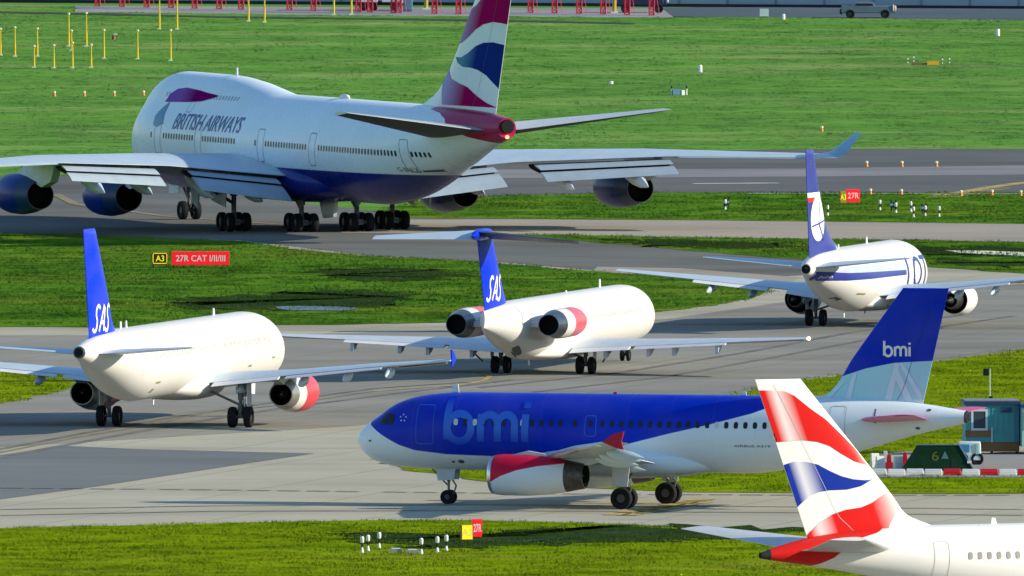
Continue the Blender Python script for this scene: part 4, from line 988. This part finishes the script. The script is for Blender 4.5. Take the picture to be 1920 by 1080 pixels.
ne = empty('airliner', (32.4, -165.2, .012), R(28), 'white jet cropped at lower right with red, white and blue flag fin', 'airliner', 'airliners on the taxiways')
f = FN.mesh('fuselage', nb, ne)
FNN = Fin(XN, [(5.0, 36.0), (5.75, 37.6), (6.3, 39.0), (7.2, 39.75), (12.97, 44.85)], [(5.0, 44.35), (12.97, 47.32)], .10)
fo = FNN.mesh('tail_fin', paint('bright_white_fin_paint', (.80, .78, .74), (), XN, seams=0, dirt=.05), ne); fsn = FNN.surf(-1)
def zq(x, y): return nz(1280 + x / 2.769, 690 + y / 2.769)
def flag2(name, col):
    t = NT(name); x, y, z, o = t.obj(); d = t.math('SUBTRACT', XN, x)
    w = t.math('SUBTRACT', t.math('MULTIPLY_ADD', z, .373, 42.48), d)                  # distance forward of the trailing edge
    g = t.math('MULTIPLY', t.ramp(w, .25, .75), t.math('SUBTRACT', 1.0, t.ramp(w, .85, 1.7)))
    g2 = t.math('MULTIPLY', t.ramp(w, 4.0, 5.2), .8)
    k = t.math('MULTIPLY', t.math('MAXIMUM', g, g2), .82)
    return t.done(t.mix(k, col, (.80, .78, .76)), .35, 0, .06)
f2r, f2b = flag2('flag_scarlet_paint', (.64, .016, .014)), flag2('flag_royal_paint', (.012, .035, .30))
decal('flag_red', [[zq(*p) for p in [(375, 118), (440, 118), (510, 122), (560, 145), (640, 210), (720, 265), (800, 340), (880, 420), (942, 505), (870, 485), (800, 445), (740, 405), (680, 385), (600, 375), (460, 388)]]], fsn, f2r, fo, off=.02)
decal('flag_blue', [[zq(*p) for p in [(500, 508), (560, 488), (620, 488), (680, 502), (740, 535), (800, 562), (860, 578), (920, 583), (968, 578), (900, 615), (830, 632), (740, 636), (690, 645), (640, 668), (580, 725)]]], fsn, f2b, fo, off=.02)
decal('flag_red', [[zq(*p) for p in [(620, 884), (650, 850), (700, 800), (760, 760), (820, 738), (900, 725), (960, 700), (1010, 665), (1050, 640), (1113, 712), (1080, 770), (1050, 810), (1035, 860), (1000, 882), (930, 878), (915, 856), (880, 866), (740, 878)]]], fsn, f2r, fo, off=.02)
for side in (1, -1):
    foil([(.2, 39.9, 5.2, 4.65, .10), (1.0, 40.4, 4.6, 4.72, .10), (7.6, 45.4, 1.9, 5.5, .09)], side, xm=XN).build('tailplane', pm('tailplane_pale_grey', (.56, .58, .58), .34), ne)
    secs = [(.8, 15.5, 9.5, 2.2, .13), (1.88, 16.4, 8.2, 2.25, .13), (6.5, 19.4, 5.4, 2.75, .115), (19.0, 27.6, 1.8, 4.0, .10)]
    w = foil(secs, side, xm=XN).build('wing', WINGM, ne)
    prof = [(1.3, .9, 2), (.3, .98, 2), (0, 1.06, 0), (.15, 1.16, 0), (.8, 1.24, 1), (2.4, 1.22, 1), (4.2, .98, 1), (5.4, .72, 3), (5.4, .68, 3), (4, .6, 2)]
    engine(ne, XN - 13.6, side * 6.5, 1.75, prof, [LIP, COWLB, DUCT, EXH], pylon=[(1, 1.1), (3, 1.5), (7.5, 1.3), (6, .5), (4.5, .8)])
    gear(ne, 'main_gear', 0, side * 3.65, 2.4, .51, .36, (.43,), axles=(-.57, .57), strut=.15)
gear(ne, 'nose_gear', 18.3, 0, 1.9, .4, .22, (.25,), strut=.1)
belly(ne, FN, 14, 30, 2.2, 2.3, .8, nb)
rudder_line(FNN, fo, -1, .66, pm('faint_warm_seam', (.58, .54, .46), .5))
sn = FN.surf(-1)
windows(f, FN, -1, [36.4 - .508 * i for i in range(34)], 4.32, w=.24, h=.36, mat=pm('sun_toned_cabin_window', (.34, .32, .28), .2))  # sunlight on the glass is painted in as a pale tone
decal('door', frame_poly(37.9, 4.15, .78, 1.75, .03), sn, pm('faint_warm_seam', (.58, .54, .46), .5), f)
MB().lathe([(.0, .16), (-.04, .15), (-.04, .09), (.02, .06)], (XN - LN, 0, 4.47), n=14).build('auxiliary_exhaust', DUCT, f)
blade(ne, XN - 34.0, 5.78, .28, .35); blade(ne, XN - 38.8, 5.74, .12, .3)

ORD = ['first','second','third','fourth','fifth','sixth','seventh','eighth','ninth','tenth','eleventh','twelfth','thirteenth','fourteenth','fifteenth','sixteenth','seventeenth','eighteenth','nineteenth','twentieth','twenty-first']
# ================================================================== SMALL AIRFIELD OBJECTS
def at(px, py, z=0.0): p = gp(px, py); p.z = z; return p
YPOLE = pm('yellow_pole_paint', (.72, .52, .02), .45, var=.15)
BLACK = pm('black_enamel', (.012, .013, .014), .5); ORANGE = pm('orange_enamel', (.75, .22, .02), .4)
SIGNR = pm('sign_red', (.72, .012, .02), .35, var=.05, emit=.45); SIGNY = pm('sign_yellow', (.82, .66, .01), .35, var=.05, emit=.45); SIGNK = pm('sign_black', (.03, .035, .01), .4)
SIGNB = pm('sign_case_brown', (.30, .20, .03), .5); WPAINT = pm('matt_white_paint', (.78, .78, .74), .55, var=.1)
LAMP = pm('lamp_glass', (.85, .75, .5), .15)

# yellow approach-light poles
def make_pole(h):
    e = empty('approach_light_pole', (0, 0, 0), 0, 'yellow pole', 'light pole', 'yellow approach light poles')
    m = MB(); m.tube((0, 0, 0), (0, 0, h * .45), .085, .075, n=8); m.tube((0, 0, h * .44), (0, 0, h), .06, .04, n=8); m.build('mast', YPOLE, e)
    MB().box((0, 0, .06), (.16, .16, .06)).build('base', WPAINT, e, smooth=False)
    MB().lathe([(h, .05), (h + .05, .11), (h + .14, .11), (h + .18, .03)], axis='z', n=10).build('lamp', LAMP, e)
    return e
poles = [(1, 105, 2.0, 'at the very left edge'), (28, 107, 2.2, 'second from the left edge of the field'), (64, 128, 1.6, 'front row, first from the left'), (70, 107, 2.1, 'behind the first front-row pole'),
         (101, 129, 1.7, 'front row, second from the left'), (129, 88, 2.5, 'back row, left of the pair'), (134, 96, 1.5, 'short, close beside a taller back-row pole'), (136, 129, 1.9, 'front row, third from the left'),
         (162, 88, 2.55, 'back row, right of the pair'), (171, 128, 1.7, 'front row, fourth from the left'), (195, 111, 2.15, 'middle row left of three'), (258, 112, 2.15, 'middle row centre of three'),
         (320, 115, 2.3, 'middle row right of three'), (299, 56, 2.8, 'left of the tall pair above the hump'), (332, 56, 2.8, 'right of the tall pair above the hump'), (466, 41, 2.7, 'left of the far pair by the red masts'),
         (496, 43, 2.7, 'right of the far pair by the red masts'), (626, 29, 2.8, 'left of the two by the white lorry'), (659, 28, 2.8, 'right of the two by the white lorry')]
proto = {}
for px, py, h, where in poles:
    if h not in proto: e = make_pole(h); proto[h] = e
    else:
        s_ = proto[h]; e = s_.copy(); COL.objects.link(e)
        for ch in s_.children: c = ch.copy(); COL.objects.link(c); c.parent = e
    e.location = at(px, py); e['label'] = 'yellow approach light pole, ' + where

# red lattice masts along the top
RMAST = pm('red_lattice_paint', (.60, .03, .07), .5, var=.15)
def make_mast(h=4.2, w=.19):
    e = empty('antenna_mast', (0, 0, 0), 0, 'mast', 'mast', 'red lattice masts')
    for sx, sy in ((-1, -1), (1, -1), (1, 1), (-1, 1)): MB().tube((sx * w, sy * w, 0), (sx * w, sy * w, h), .06, n=6).build('leg', RMAST, e)
    m = MB(); k = 0; z = .1
    while z + .45 < h:
        for a, b in (((-w, -w), (w, -w)), ((w, -w), (w, w)), ((w, w), (-w, w)), ((-w, w), (-w, -w))):
            p, q = (a, b) if k % 2 else (b, a); m.tube((*p, z), (*q, z + .45), .035, n=5); m.tube((*a, z), (*b, z), .03, n=5)
        z += .45; k += 1
    m.build('lattice_bracing', RMAST, e)
    m = MB(); m.tube((.62, 0, .1), (w, 0, 2.9), .022, n=5); m.build('stay', RMAST, e)
    MB().box((0, 0, .03), (.3, .3, .04)).build('footing', pm('concrete_base', (.3, .3, .29), .8), e, smooth=False)
    return e
mpx = [183, 229, 275, 321, 365, 411, 452, 543, 588, 672, 694, 738, 748, 815, 860, 995, 1040, 1086, 1131, 1176, 1222]
m0 = None
for i, x in enumerate(mpx):
    if m0 is None: m0 = make_mast(); e = m0
    else:
        e = m0.copy(); COL.objects.link(e)
        for ch in m0.children: c = ch.copy(); COL.objects.link(c); c.parent = e
    y = 13 + (x - 183) * .022 if x < 900 else 25 + (x - 995) * .022
    e.location = at(x, y); e['label'] = 'red lattice mast, ' + ORD[i] + ' from the left in the row along the top'
for x, y, w_ in ((945, 22, 'beside the tall tail fin'), (1152, 25, 'among the right-hand red masts'), (799, 18, 'left of the tall tail fin')):
    e = empty('yellow_mast', at(x, y), 0, 'yellow box-section mast ' + w_, 'mast')
    MB().tube((0, 0, .1), (0, 0, 3.2), .16, n=8).build('mast', pm('dull_yellow_paint', (.45, .34, .05), .5), e); MB().box((0, 0, .06), (.3, .3, .08)).build('footing', WPAINT, e, smooth=False)

# boundary wall beyond the field: panels between posts
wa, wb = at(-40, 4), at(1960, 17); wl = empty('perimeter_wall', (wa + wb) / 2, math.atan2(wb.y - wa.y, wb.x - wa.x), 'blue-grey panelled perimeter wall along the top of the view', 'wall')
bx = at(960, 6)
PAN = [pm('wall_panel_paint_%s' % k, c, .7, var=.15, scale=.25) for k, c in (('a', (.36, .46, .50)), ('b', (.38, .475, .515)), ('c', (.345, .45, .49)))]
pan0 = [MB().box((0, 0, 1.75), (1.95, .05, 1.65)).build('panel', PAN[k], wl, smooth=False) for k in range(3)]
post0 = MB().box((0, -.02, 1.8), (.07, .10, 1.8)).build('post', pm('wall_post_paint', (.22, .28, .31), .6), wl, smooth=False)
for i in range(-14, 15):
    if i < -11: pan0[i + 14].location = (i * 4.06, 0, 0)
    else: c = pan0[(i * 7) % 3].copy(); COL.objects.link(c); c.location = (i * 4.06, 0, 0)
    q = post0 if i == -14 else post0.copy()
    if i > -14: COL.objects.link(q)
    q.location = (i * 4.06 + 2.03, 0, 0)
MB().box((0, -.25, .12), (58, .12, .12)).build('plinth', pm('plinth_dark', (.03, .035, .04), .7), wl, smooth=False)

# vehicles along the perimeter
def vehicle(name, px, py, label, cat, L, parts, wheels, rz=0.0):
    e = empty(name, at(px, py), rz, label, cat)
    for nm, bxs, mat in parts:
        m = MB()
        for c, h, tp in bxs: m.box(c, h, top=tp)
        o = m.build(nm, mat, e); bv = o.modifiers.new('bevel', 'BEVEL'); bv.width = .05; bv.segments = 2
    for x, y in wheels: inst(wheel_mesh(.36, .24), 'wheel', e, Matrix.Translation((x, y, .36)))
    return e
VW = pm('lorry_white', (.62, .70, .72), .35); VD = pm('vehicle_navy', (.02, .03, .07), .35); VS = pm('vehicle_silver', (.11, .16, .19), .4, .1); VB = pm('vehicle_blue_grey', (.10, .22, .32), .4)
vehicle('lorry', 712, 20, 'white box lorry with two pale bodies parked beyond the field', 'lorry', 6,
        [('body', [((-.95, 0, 1.65), (.78, 1.0, .95), None), ((.95, 0, 1.65), (.78, 1.0, .95), None)], VW), ('chassis', [((0, 0, .62), (1.9, .85, .16), None)], BLACK), ('cab', [((2.0, 0, 1.35), (.35, .95, .75), (.8, .9))], VW)], [(-1.3, -.9), (-.5, -.9), (1.2, -.9), (-1.3, .9), (1.2, .9)])
vehicle('equipment_cabinet', 765, 22, 'blue-grey upright cabinet beside the white lorry', 'cabinet', 2, [('body', [((0, 0, 1.1), (.38, .4, 1.1), None)], VB), ('door', [((.0, -.42, 1.1), (.30, .02, .95), None)], pm('cabinet_door', (.13, .26, .36), .4)), ('roof', [((0, 0, 2.25), (.45, .48, .05), None)], VW)], [])
vehicle('flatbed_truck', 1205, 24, 'long dark navy truck behind the right-hand red masts', 'truck', 6,
        [('body', [((-.2, 0, .95), (1.9, .85, .32), (.97, .95))], VD), ('cab', [((1.45, 0, 1.15), (.5, .82, .5), (.75, .85))], VD), ('headlamp', [((2.02, -.55, 1.0), (.07, .22, .16), None)], WPAINT)], [(-1.4, -.75), (1.3, -.75), (-1.4, .75), (1.3, .75)])
vehicle('pickup', 1628, 34, 'silver pickup parked on the perimeter road', 'pickup', 5,
        [('body', [((0, 0, .72), (2.2, .88, .28), (.98, .95))], VS), ('cabin', [((-.3, 0, 1.08), (.95, .78, .2), (.72, .82))], VS), ('side_window', [((-.3, -.74, 1.08), (.68, .03, .11), None)], GLASS),
         ('bumper', [((-2.2, 0, .55), (.1, .8, .22), None)], VD), ('tail_lamp', [((2.12, -.55, .82), (.12, .2, .2), None), ((2.0, -.85, .85), (.06, .06, .26), None)], pm('pale_pink_lamp', (.75, .5, .48), .4))], [(-1.45, -.82), (1.35, -.82), (-1.45, .82), (1.35, .82)])

# guidance signs
def sign(px, py, rz, label, boards):
    """boards: (x, w, h, z0, face material, border, text, text material, text box)"""
    e = empty('guidance_sign', at(px, py), rz, label, 'sign')
    for x, w, h, z0, fm, case, txt, tm, box in boards:
        b = MB().box((x, 0, z0 + h / 2), (w / 2, .11, h / 2)).build('board_case', case, e, smooth=False)
        MB().box((x, -.118, z0 + h / 2), (w / 2 - .04, .012, h / 2 - .04)).build('board_face', fm, b, smooth=False)
        for sx in (-1, 1): MB().tube((x + sx * (w / 2 - .12), 0, -.02), (x + sx * (w / 2 - .12), 0, z0 + .02), .035, n=6).build('leg', BLACK, b)
        if box:
            m = MB(); t = .05; W, Hh = w / 2 - .10, h / 2 - .10
            for cx, cz, hx, hz in ((0, Hh, W, t / 2), (0, -Hh, W, t / 2), (-W, 0, t / 2, Hh - t), (W, 0, t / 2, Hh - t)): m.box((x + cx, -.134, z0 + h / 2 + cz), (hx, .006, hz))
            m.build('border', tm, b, smooth=False)
        if txt:
            T = text_tris(txt, bold=.012); tw, th = box_sz(w, h, txt, box)
            mk('lettering', [(x - tw / 2 + tw * u, -.140, z0 + h / 2 - th / 2 + th * v) for t in T for u, v in t], [(3 * i, 3 * i + 1, 3 * i + 2) for i in range(len(T))], tm, b, smooth=False)
    return e
def box_sz(w, h, txt, box): return (w * (.5 if box else .86), h * .46)
sw = 1 / 29.8
sign(357, 503, R(4), 'red board reading 27R CAT I/II/III with a small yellow A3 board beside it', [
    (-58 * sw, 32 * sw, 25 * sw, .22, SIGNK, SIGNB, 'A3', SIGNY, True), (19 * sw, 109 * sw, 26 * sw, .20, SIGNR, SIGNR, '27R CAT I/II/III', WPAINT, False)])
SWHT = pm('sign_pale_yellow', (.85, .80, .25), .35)
e = sign(875, 1016, R(-8), 'yellow sign board in front of the side-on jet', [(0, .62, .80, .10, SIGNY, SIGNB, 'A3', SWHT, False)]); e.rotation_euler.z = R(14)
e = sign(894, 1010, R(14), 'taller red board with pale lettering next to the yellow sign', [(0, .50, .92, .10, SIGNR, SIGNR, '27R', WPAINT, False)])
sign(1580, 383, R(16), 'small brown and yellow board left of the far red board', [(0, .45, .82, .08, pm('sign_brown_face', (.35, .26, .03), .4), SIGNB, 'A3', SIGNY, False)])
sign(1599, 381, R(16), 'far red sign board on the grass strip by the runway', [(0, .92, .86, .08, SIGNR, SIGNR, '27R', pm('sign_pink_text', (.85, .55, .55), .4), False)])

# black and white guard lights
def make_guard():
    e = empty('guard_light', (0, 0, 0), 0, 'light', 'runway light', 'black and white guard lights')
    MB().lathe([(0, .10), (.06, .10), (.24, .055), (.30, .04)], axis='z', n=10).build('base', WPAINT, e)
    MB().lathe([(.30, .05), (.52, .06)], axis='z', n=10).build('stem', BLACK, e)
    MB().lathe([(.52, .06), (.58, .10), (.80, .10), (.86, .05)], axis='z', n=10).build('lamp_housing', WPAINT, e)
    MB().tube((0, 0, .86), (0, 0, 1.06), .03, n=6).build('visor', BLACK, e)
    return e
gl = [(679, 1037, 'leftmost of the six by the yellow sign'), (690, 1034, 'second of the six by the yellow sign'), (711, 1029, 'third of the six by the yellow sign'), (790, 1040, 'fourth of the six by the yellow sign'),
      (820, 1037, 'fifth of the six by the yellow sign'), (837, 1034, 'nearest the yellow sign'), (1552, 405, 'beside the dark blue fin'), (1650, 395, 'right of the far red sign, first'), (1680, 400, 'right of the far red sign, second'),
      (1708, 398, 'right of the far red sign, third'), (1713, 408, 'right of the far red sign, fourth'), (1761, 407, 'right of the far red sign, last'), (1360, 394, 'alone on the strip left of the blue fin'), (1735, 406, 'between the last two on the far strip'),
      (1702, 119, 'leftmost beside the orange bar in the far field'), (1713, 116, 'second beside the orange bar in the far field'), (1767, 120, 'just right of the orange bar in the far field'), (1780, 119, 'rightmost beside the orange bar in the far field')]
g0 = None
for i, (x, y, w_) in enumerate(gl):
    if g0 is None: g0 = make_guard(); e = g0
    else:
        e = g0.copy(); COL.objects.link(e)
        for ch in g0.children: c = ch.copy(); COL.objects.link(c); c.parent = e
    e.location = at(x, y); e['label'] = 'black and white guard light, ' + w_; k = .85 if y < 1000 else 1.0
    if y < 200: k = .5
    e.scale = (k, k, k)
# paired dark light heads on the far strip
for x, y, w_ in ((1362, 392, 'left of the dark blue fin'), (1675, 397, 'right of the far red sign'), (1733, 403, 'near the right end of the far strip')):
    e = empty('light_box', at(x, y), 0, 'dark twin-headed light box on the grass strip, ' + w_, 'runway light')
    MB().box((0, 0, .45), (.20, .12, .2)).build('housing', pm('dark_teal_enamel', (.02, .05, .06), .4), e, smooth=False)
    for s in (-1, 1): MB().tube((s * .13, 0, 0), (s * .13, 0, .3), .03, n=6).build('leg', BLACK, e); MB().lathe([(-.16, .09), (-.12, .09)], (s * .11, 0, .48), axis='y', n=12).build('lens', pm('lens_cyan', (.25, .5, .5), .2), e); MB().box((s * .15, 0, .70), (.04, .05, .06)).build('visor', BLACK, e)

# elevated edge lights
el0 = None
edge = [(102, 181, 'first of four in the far field'), (158, 181, 'second of four in the far field'), (214, 181, 'third of four in the far field'), (269, 180, 'fourth of four in the far field'), (1541, 247, 'alone above the dark blue fin'),
        (1625, 313, 'left of three on the runway'), (1691, 313, 'middle of three on the runway'), (1756, 313, 'right of three on the runway'), (1632, 365, 'right of the far red sign at the verge'), (1690, 366, 'at the verge left of the yellow ticks'), (1802, 368, 'at the verge right of the yellow ticks'), (1860, 367, 'near the right edge at the verge'), (1914, 368, 'at the right edge on the verge')]
for x, y, w_ in edge:
    if el0 is None:
        el0 = e = empty('edge_light', (0, 0, 0), 0, '', 'runway light', 'orange and white edge lights')
        MB().lathe([(0, .13), (.05, .13), (.22, .07)], axis='z', n=10).build('base', ORANGE, e); MB().lathe([(.22, .07), (.26, .11), (.38, .11), (.42, .03)], axis='z', n=10).build('lamp', LAMP, e)
    else:
        e = el0.copy(); COL.objects.link(e)
        for ch in el0.children: c = ch.copy(); COL.objects.link(c); c.parent = e
    e.location = at(x, y); e['label'] = 'small orange edge light, ' + w_

# white markers and boxes in the far field
def marker(px, py, h, w, label, cat='marker'):
    e = empty('field_marker', at(px, py), 0, label, cat)
    MB().lathe([(0, w * .9), (.05, w), (h - .05, w * .95), (h, w * .7)], axis='z', n=12).build('post', WPAINT, e); MB().box((0, 0, .03), (w * 1.3, w * 1.3, .04)).build('base', pm('concrete_base', (.3, .3, .29), .8), e, smooth=False)
marker(1313, 137, .62, .15, 'short white marker post in the middle of the far field'); marker(1871, 69, .62, .16, 'white marker post at the right of the far field'); marker(1146, 159, .28, .16, 'low white stub left of the small blue box')
marker(1469, 38, .5, .14, 'white marker by the perimeter road, right of the white box')
e = empty('equipment_box', at(1271, 179), R(20), 'small blue and white equipment box with two black lamps in the far field', 'box')
MB().box((-.12, 0, .26), (.34, .2, .2)).build('body', pm('box_blue', (.10, .22, .34), .4), e, smooth=False); MB().box((.34, -.05, .2), (.12, .2, .2)).build('end_plate', WPAINT, e, smooth=False)
for s in (-1, 1): MB().tube((s * .6 + .1, 0, 0), (s * .6 + .1, 0, .5), .05, n=8).build('lamp_post', WPAINT, e); MB().tube((s * .6 + .1, 0, .5), (s * .6 + .1, 0, .72), .06, n=8).build('lamp', BLACK, e)
e = empty('equipment_box', at(1433, 33), 0, 'pale square box beside the perimeter road', 'box'); MB().box((0, 0, .4), (.36, .3, .3)).build('body', VW, e, smooth=False); MB().box((0, 0, .05), (.3, .25, .05)).build('base', BLACK, e, smooth=False)
e = empty('light_bar', at(1742, 123), R(3), 'orange light bar lying low in the far field', 'runway light'); MB().box((.3, 0, .2), (.45, .14, .14)).build('lamp_housing', pm('amber_enamel', (.80, .42, .03), .4), e); MB().box((-.75, 0, .13), (.62, .07, .06)).build('arm', pm('rust_arm', (.22, .10, .03), .6), e, smooth=False)
for x in (-1.2, .3): MB().tube((x, 0, 0), (x, 0, .15), .03, n=6).build('leg', BLACK, e)
e = empty('wind_sensor', at(213, 75), 0, 'small brown sensor post with white vane among the yellow poles', 'sensor'); MB().lathe([(0, .16), (.35, .12), (.4, .05)], axis='z', n=10).build('body', pm('brown_enamel', (.25, .06, .05), .5), e); MB().box((.16, 0, .46), (.16, .03, .05)).build('vane', WPAINT, e, smooth=False)
for x, y, w_ in ((742, 1036, 'between the two groups of guard lights'), (773, 1038, 'left of the fourth guard light')):
    e = empty('drain_cover', at(x, y), 0, 'low concrete box in the grass, ' + w_, 'drain'); MB().box((0, 0, .1), (.34, .4, .1), top=(.95, .95)).build('kerb', pm('concrete_base', (.3, .3, .29), .8), e, smooth=False); MB().box((0, 0, .215), (.22, .28, .015)).build('lid', WPAINT, e, smooth=False)

# site cabin
CAB = pm('cabin_teal_paint', (.07, .30, .31), .5, var=.12); CAB2 = pm('cabin_navy_trim', (.02, .05, .12), .45); ROOFF = pm('roof_felt', (.22, .25, .27), .7); PLY = pm('plywood_skirt', (.24, .12, .05), .7, var=.2)
cb = empty('site_cabin', at(1811, 853), R(4), 'teal portable cabin with flat navy-trimmed roof and small window', 'cabin')
u = 1 / 34.2
def cbx(name, x0, x1, z0, z1, y0, y1, mat, par=None): return MB().box(((x0 + x1) / 2 * u, (y0 + y1) / 2, (z0 + z1) / 2 * u), ((x1 - x0) / 2 * u, (y1 - y0) / 2, (z1 - z0) / 2 * u)).build(name, mat, par or cb, smooth=False)
w_ = cbx('wall', 0, 100, 24, 94, 0, 2.6, CAB); 
for k in range(1, 10): cbx('cladding_rib', k * 10 - .6, k * 10 + .6, 40, 93, -.025, -.002, CAB, w_)
rf = cbx('roof', -3, 103, 94.2, 101, -.12, 2.75, CAB2); MB().box((50 * u, 1.3, 102 * u), (51 * u, 1.38, .03)).build('roof_felt', ROOFF, rf, smooth=False)
cbx('plywood_panel', -1, 48, 34, 46, -.05, -.003, PLY); cbx('skirting', 30, 101, 6, 24, .05, 2.5, PLY)
for x in (2, 50, 98): cbx('footing', x - 2, x + 2, 0, 23.8, .3, .6, pm('dark_footing', (.05, .04, .035), .8))
wn_ = cbx('window', 14, 37, 50, 82, -.04, -.004, pm('window_glass', (.05, .07, .08), .1))
for a in ((10, 14, 46, 86), (37, 41, 46, 86), (14, 37, 46, 50), (14, 37, 82, 86)): cbx('frame', *a[:2], *a[2:], -.06, -.005, pm('window_frame', (.55, .66, .68), .45), wn_)
cbx('glazing_bar', 14, 37, 65, 66.5, -.055, -.042, CAB2, wn_)
cbx('vent_box', 66, 86, 80, 90, -.1, -.003, CAB2); cbx('corner_trim', 92, 100.5, 24, 93.8, -.03, -.002, pm('cabin_blue_trim', (.05, .18, .30), .45)); cbx('pipe', 48, 50, 24, 52, -.08, -.053, VW)
c2 = empty('site_cabin', at(1909, 853), R(4), 'mint green cabin cut off by the right edge', 'cabin')
def c2x(name, x0, x1, z0, z1, y0, y1, mat, par=None): return MB().box(((x0 + x1) / 2 * u, (y0 + y1) / 2, (z0 + z1) / 2 * u), ((x1 - x0) / 2 * u, (y1 - y0) / 2, (z1 - z0) / 2 * u)).build(name, mat, par or c2, smooth=False)
MINT = pm('mint_paint', (.30, .55, .48), .5, var=.1)
w2 = c2x('wall', 5, 110, 16, 90, -.9, 2.2, MINT); c2x('roof', 2, 113, 90.2, 96, -1.0, 2.3, CAB2); c2x('footing', 20, 30, 0, 15.8, -.4, 1.8, pm('dark_footing', (.05, .04, .035), .8)); c2x('footing', 85, 95, 0, 15.8, -.4, 1.8, pm('dark_footing', (.05, .04, .035), .8))
wq = c2x('window', 11, 34, 52, 80, -.94, -.905, pm('window_glass', (.05, .07, .08), .1)); c2x('frame', 8.5, 10.8, 48, 84, -.96, -.905, WPAINT, wq)

# green shelter marked 6 on the hardstanding
gs = empty('green_shelter', at(1757, 884), 0, 'dark green sloping-sided shelter marked 6 behind the barriers', 'shelter')
GRN = pm('dark_green_canvas', (.006, .035, .016), .7, var=.35, spec=.08)
P0 = [(-2.05, 0), (2.05, 0), (1.2, 1.45), (-1.1, 1.45)]
V = [(x, -.9, z) for x, z in P0] + [(x * .97, .9, z) for x, z in P0]; V[2] = (1.2, -.55, 1.45); V[3] = (-1.1, -.55, 1.45); V[6] = (1.15, .55, 1.45); V[7] = (-1.05, .55, 1.45)
body = mk('body', V, [(0, 1, 2, 3), (4, 7, 6, 5), (0, 4, 5, 1), (1, 5, 6, 2), (2, 6, 7, 3), (3, 7, 4, 0)], GRN, gs, smooth=False)
def onface(x, z): return (x, -.9 + .35 * z / 1.45 - .012, z)
T = text_tris('6', bold=.0)
mk('lettering', [onface(-.30 + .38 * a, .62 + .50 * b) for t in T for a, b in t], [(3 * i, 3 * i + 1, 3 * i + 2) for i in range(len(T))], pm('stencil_yellow', (.11, .13, .02), .6), body, smooth=False)
mk('warning_triangle', [onface(.22, .72), onface(.62, .72), onface(.42, 1.14)], [(0, 1, 2)], pm('stencil_pale', (.08, .17, .16), .5), body, smooth=False)
mk('panel', [onface(.75, .1), onface(1.15, .1), onface(1.05, .7), onface(.75, .75)], [(0, 1, 2, 3)], pm('shelter_door', (.006, .028, .016), .6), body, smooth=False)
MB().tube((2.05, -.92, .0), (1.2, -.57, 1.45), .04, n=6).build('edge_tube', pm('blue_tube', (.10, .16, .26), .4), gs); MB().box((1.75, -.83, .55), (.12, .015, .07)).build('reflector', WPAINT, gs, smooth=False)
MB().tube((-1.1, -.56, 1.46), (1.2, -.56, 1.46), .035, n=6).build('ridge_tube', pm('blue_tube', (.10, .16, .26), .4), gs)

# pale van behind the shelter
vehicle('van', 1818, 872, 'pale blue and white van half hidden behind the green shelter', 'van', 3,
        [('body', [((0, 0, .78), (.62, .8, .5), (.96, .95))], pm('van_white', (.62, .70, .66), .4)), ('side_window', [((-.28, -.79, .95), (.28, .03, .22), None)], pm('van_window_blue', (.06, .26, .42), .2)), ('front_panel', [((.40, -.80, .9), (.1, .02, .3), None)], MINT)], [(-.4, -.7), (.4, -.7), (-.4, .7), (.4, .7)])

# water-filled barriers
def make_barrier(mat):
    m = MB(); P = [(-.46, 0), (.46, 0), (.46, .1), (.44, .38), (-.44, .38), (-.46, .1)]
    m.prism(P, -.2, -.2 + .001); m = MB(); m.box((0, 0, .09), (.47, .22, .09)); m.box((0, 0, .29), (.455, .14, .105), top=(1, .7))
    e = empty('traffic_barrier', (0, 0, 0), 0, '', 'barrier', 'red and white barriers'); o = m.build('body', mat, e, smooth=False); bv = o.modifiers.new('bevel', 'BEVEL'); bv.width = .02
    MB().box((.485, 0, .2), (.02, .06, .12)).build('connector', mat, e, smooth=False)
    return e
BW = pm('barrier_white', (.70, .70, .66), .5, var=.15); BR = pm('barrier_red', (.55, .02, .03), .45, var=.15); bp = {}
for i in range(11):
    col = 'wwwwwrwrwrw'[i]; px = 1611 + i * 34.8
    if col not in bp: e = bp[col] = make_barrier(BW if col == 'w' else BR)
    else:
        e = bp[col].copy(); COL.objects.link(e)
        for ch in bp[col].children: c = ch.copy(); COL.objects.link(c); c.parent = e
    e.location = at(px, 893 - (i % 2) * .6); e.rotation_euler.z = R(rng.normal() * 2)
    e['label'] = ('white' if col == 'w' else 'red') + ' traffic barrier, ' + ORD[i] + ' from the left in the row by the shelter'
for i, (px, py, c) in enumerate(((1650, 884, 'w'), (1667, 880, 'r'), (1684, 884, 'w'), (1697, 876, 'r'), (1640, 878, 'w'), (1660, 874, 'w'))):
    e = bp[c].copy(); COL.objects.link(e)
    for ch in bp[c].children: q = ch.copy(); COL.objects.link(q); q.parent = e
    e.location = at(px, py); e.location.z = .03 + (.4 if i in (1, 3) else 0); e.scale = (.5, 1, 2.0); e.rotation_euler.z = R(90 if i % 2 else 20)
    e['label'] = ('white' if c == 'w' else 'red') + ' upright barrier section stored left of the shelter, ' + ('front left', 'stacked left', 'middle', 'by the canvas edge', 'far left', 'rear')[i]
    if i in (1, 3): e.location.z = .03

# floodlight on a slim post
fl = empty('floodlight_post', at(1856, 772), 0, 'black floodlight on a slim pale post behind the cabin', 'floodlight')
MB().tube((0, 0, 0), (0, 0, 2.45), .03, .025, n=8).build('post', VW, fl); h_ = MB().box((-.22, -.05, 2.25), (.16, .1, .2)).build('lamp_head', BLACK, fl, smooth=False); MB().box((-.2, -.156, 2.25), (.09, .006, .08)).build('lens', GLASS, h_, smooth=False); MB().box((.06, -.03, .75), (.1, .06, .14)).build('junction_box', BLACK, fl, smooth=False)
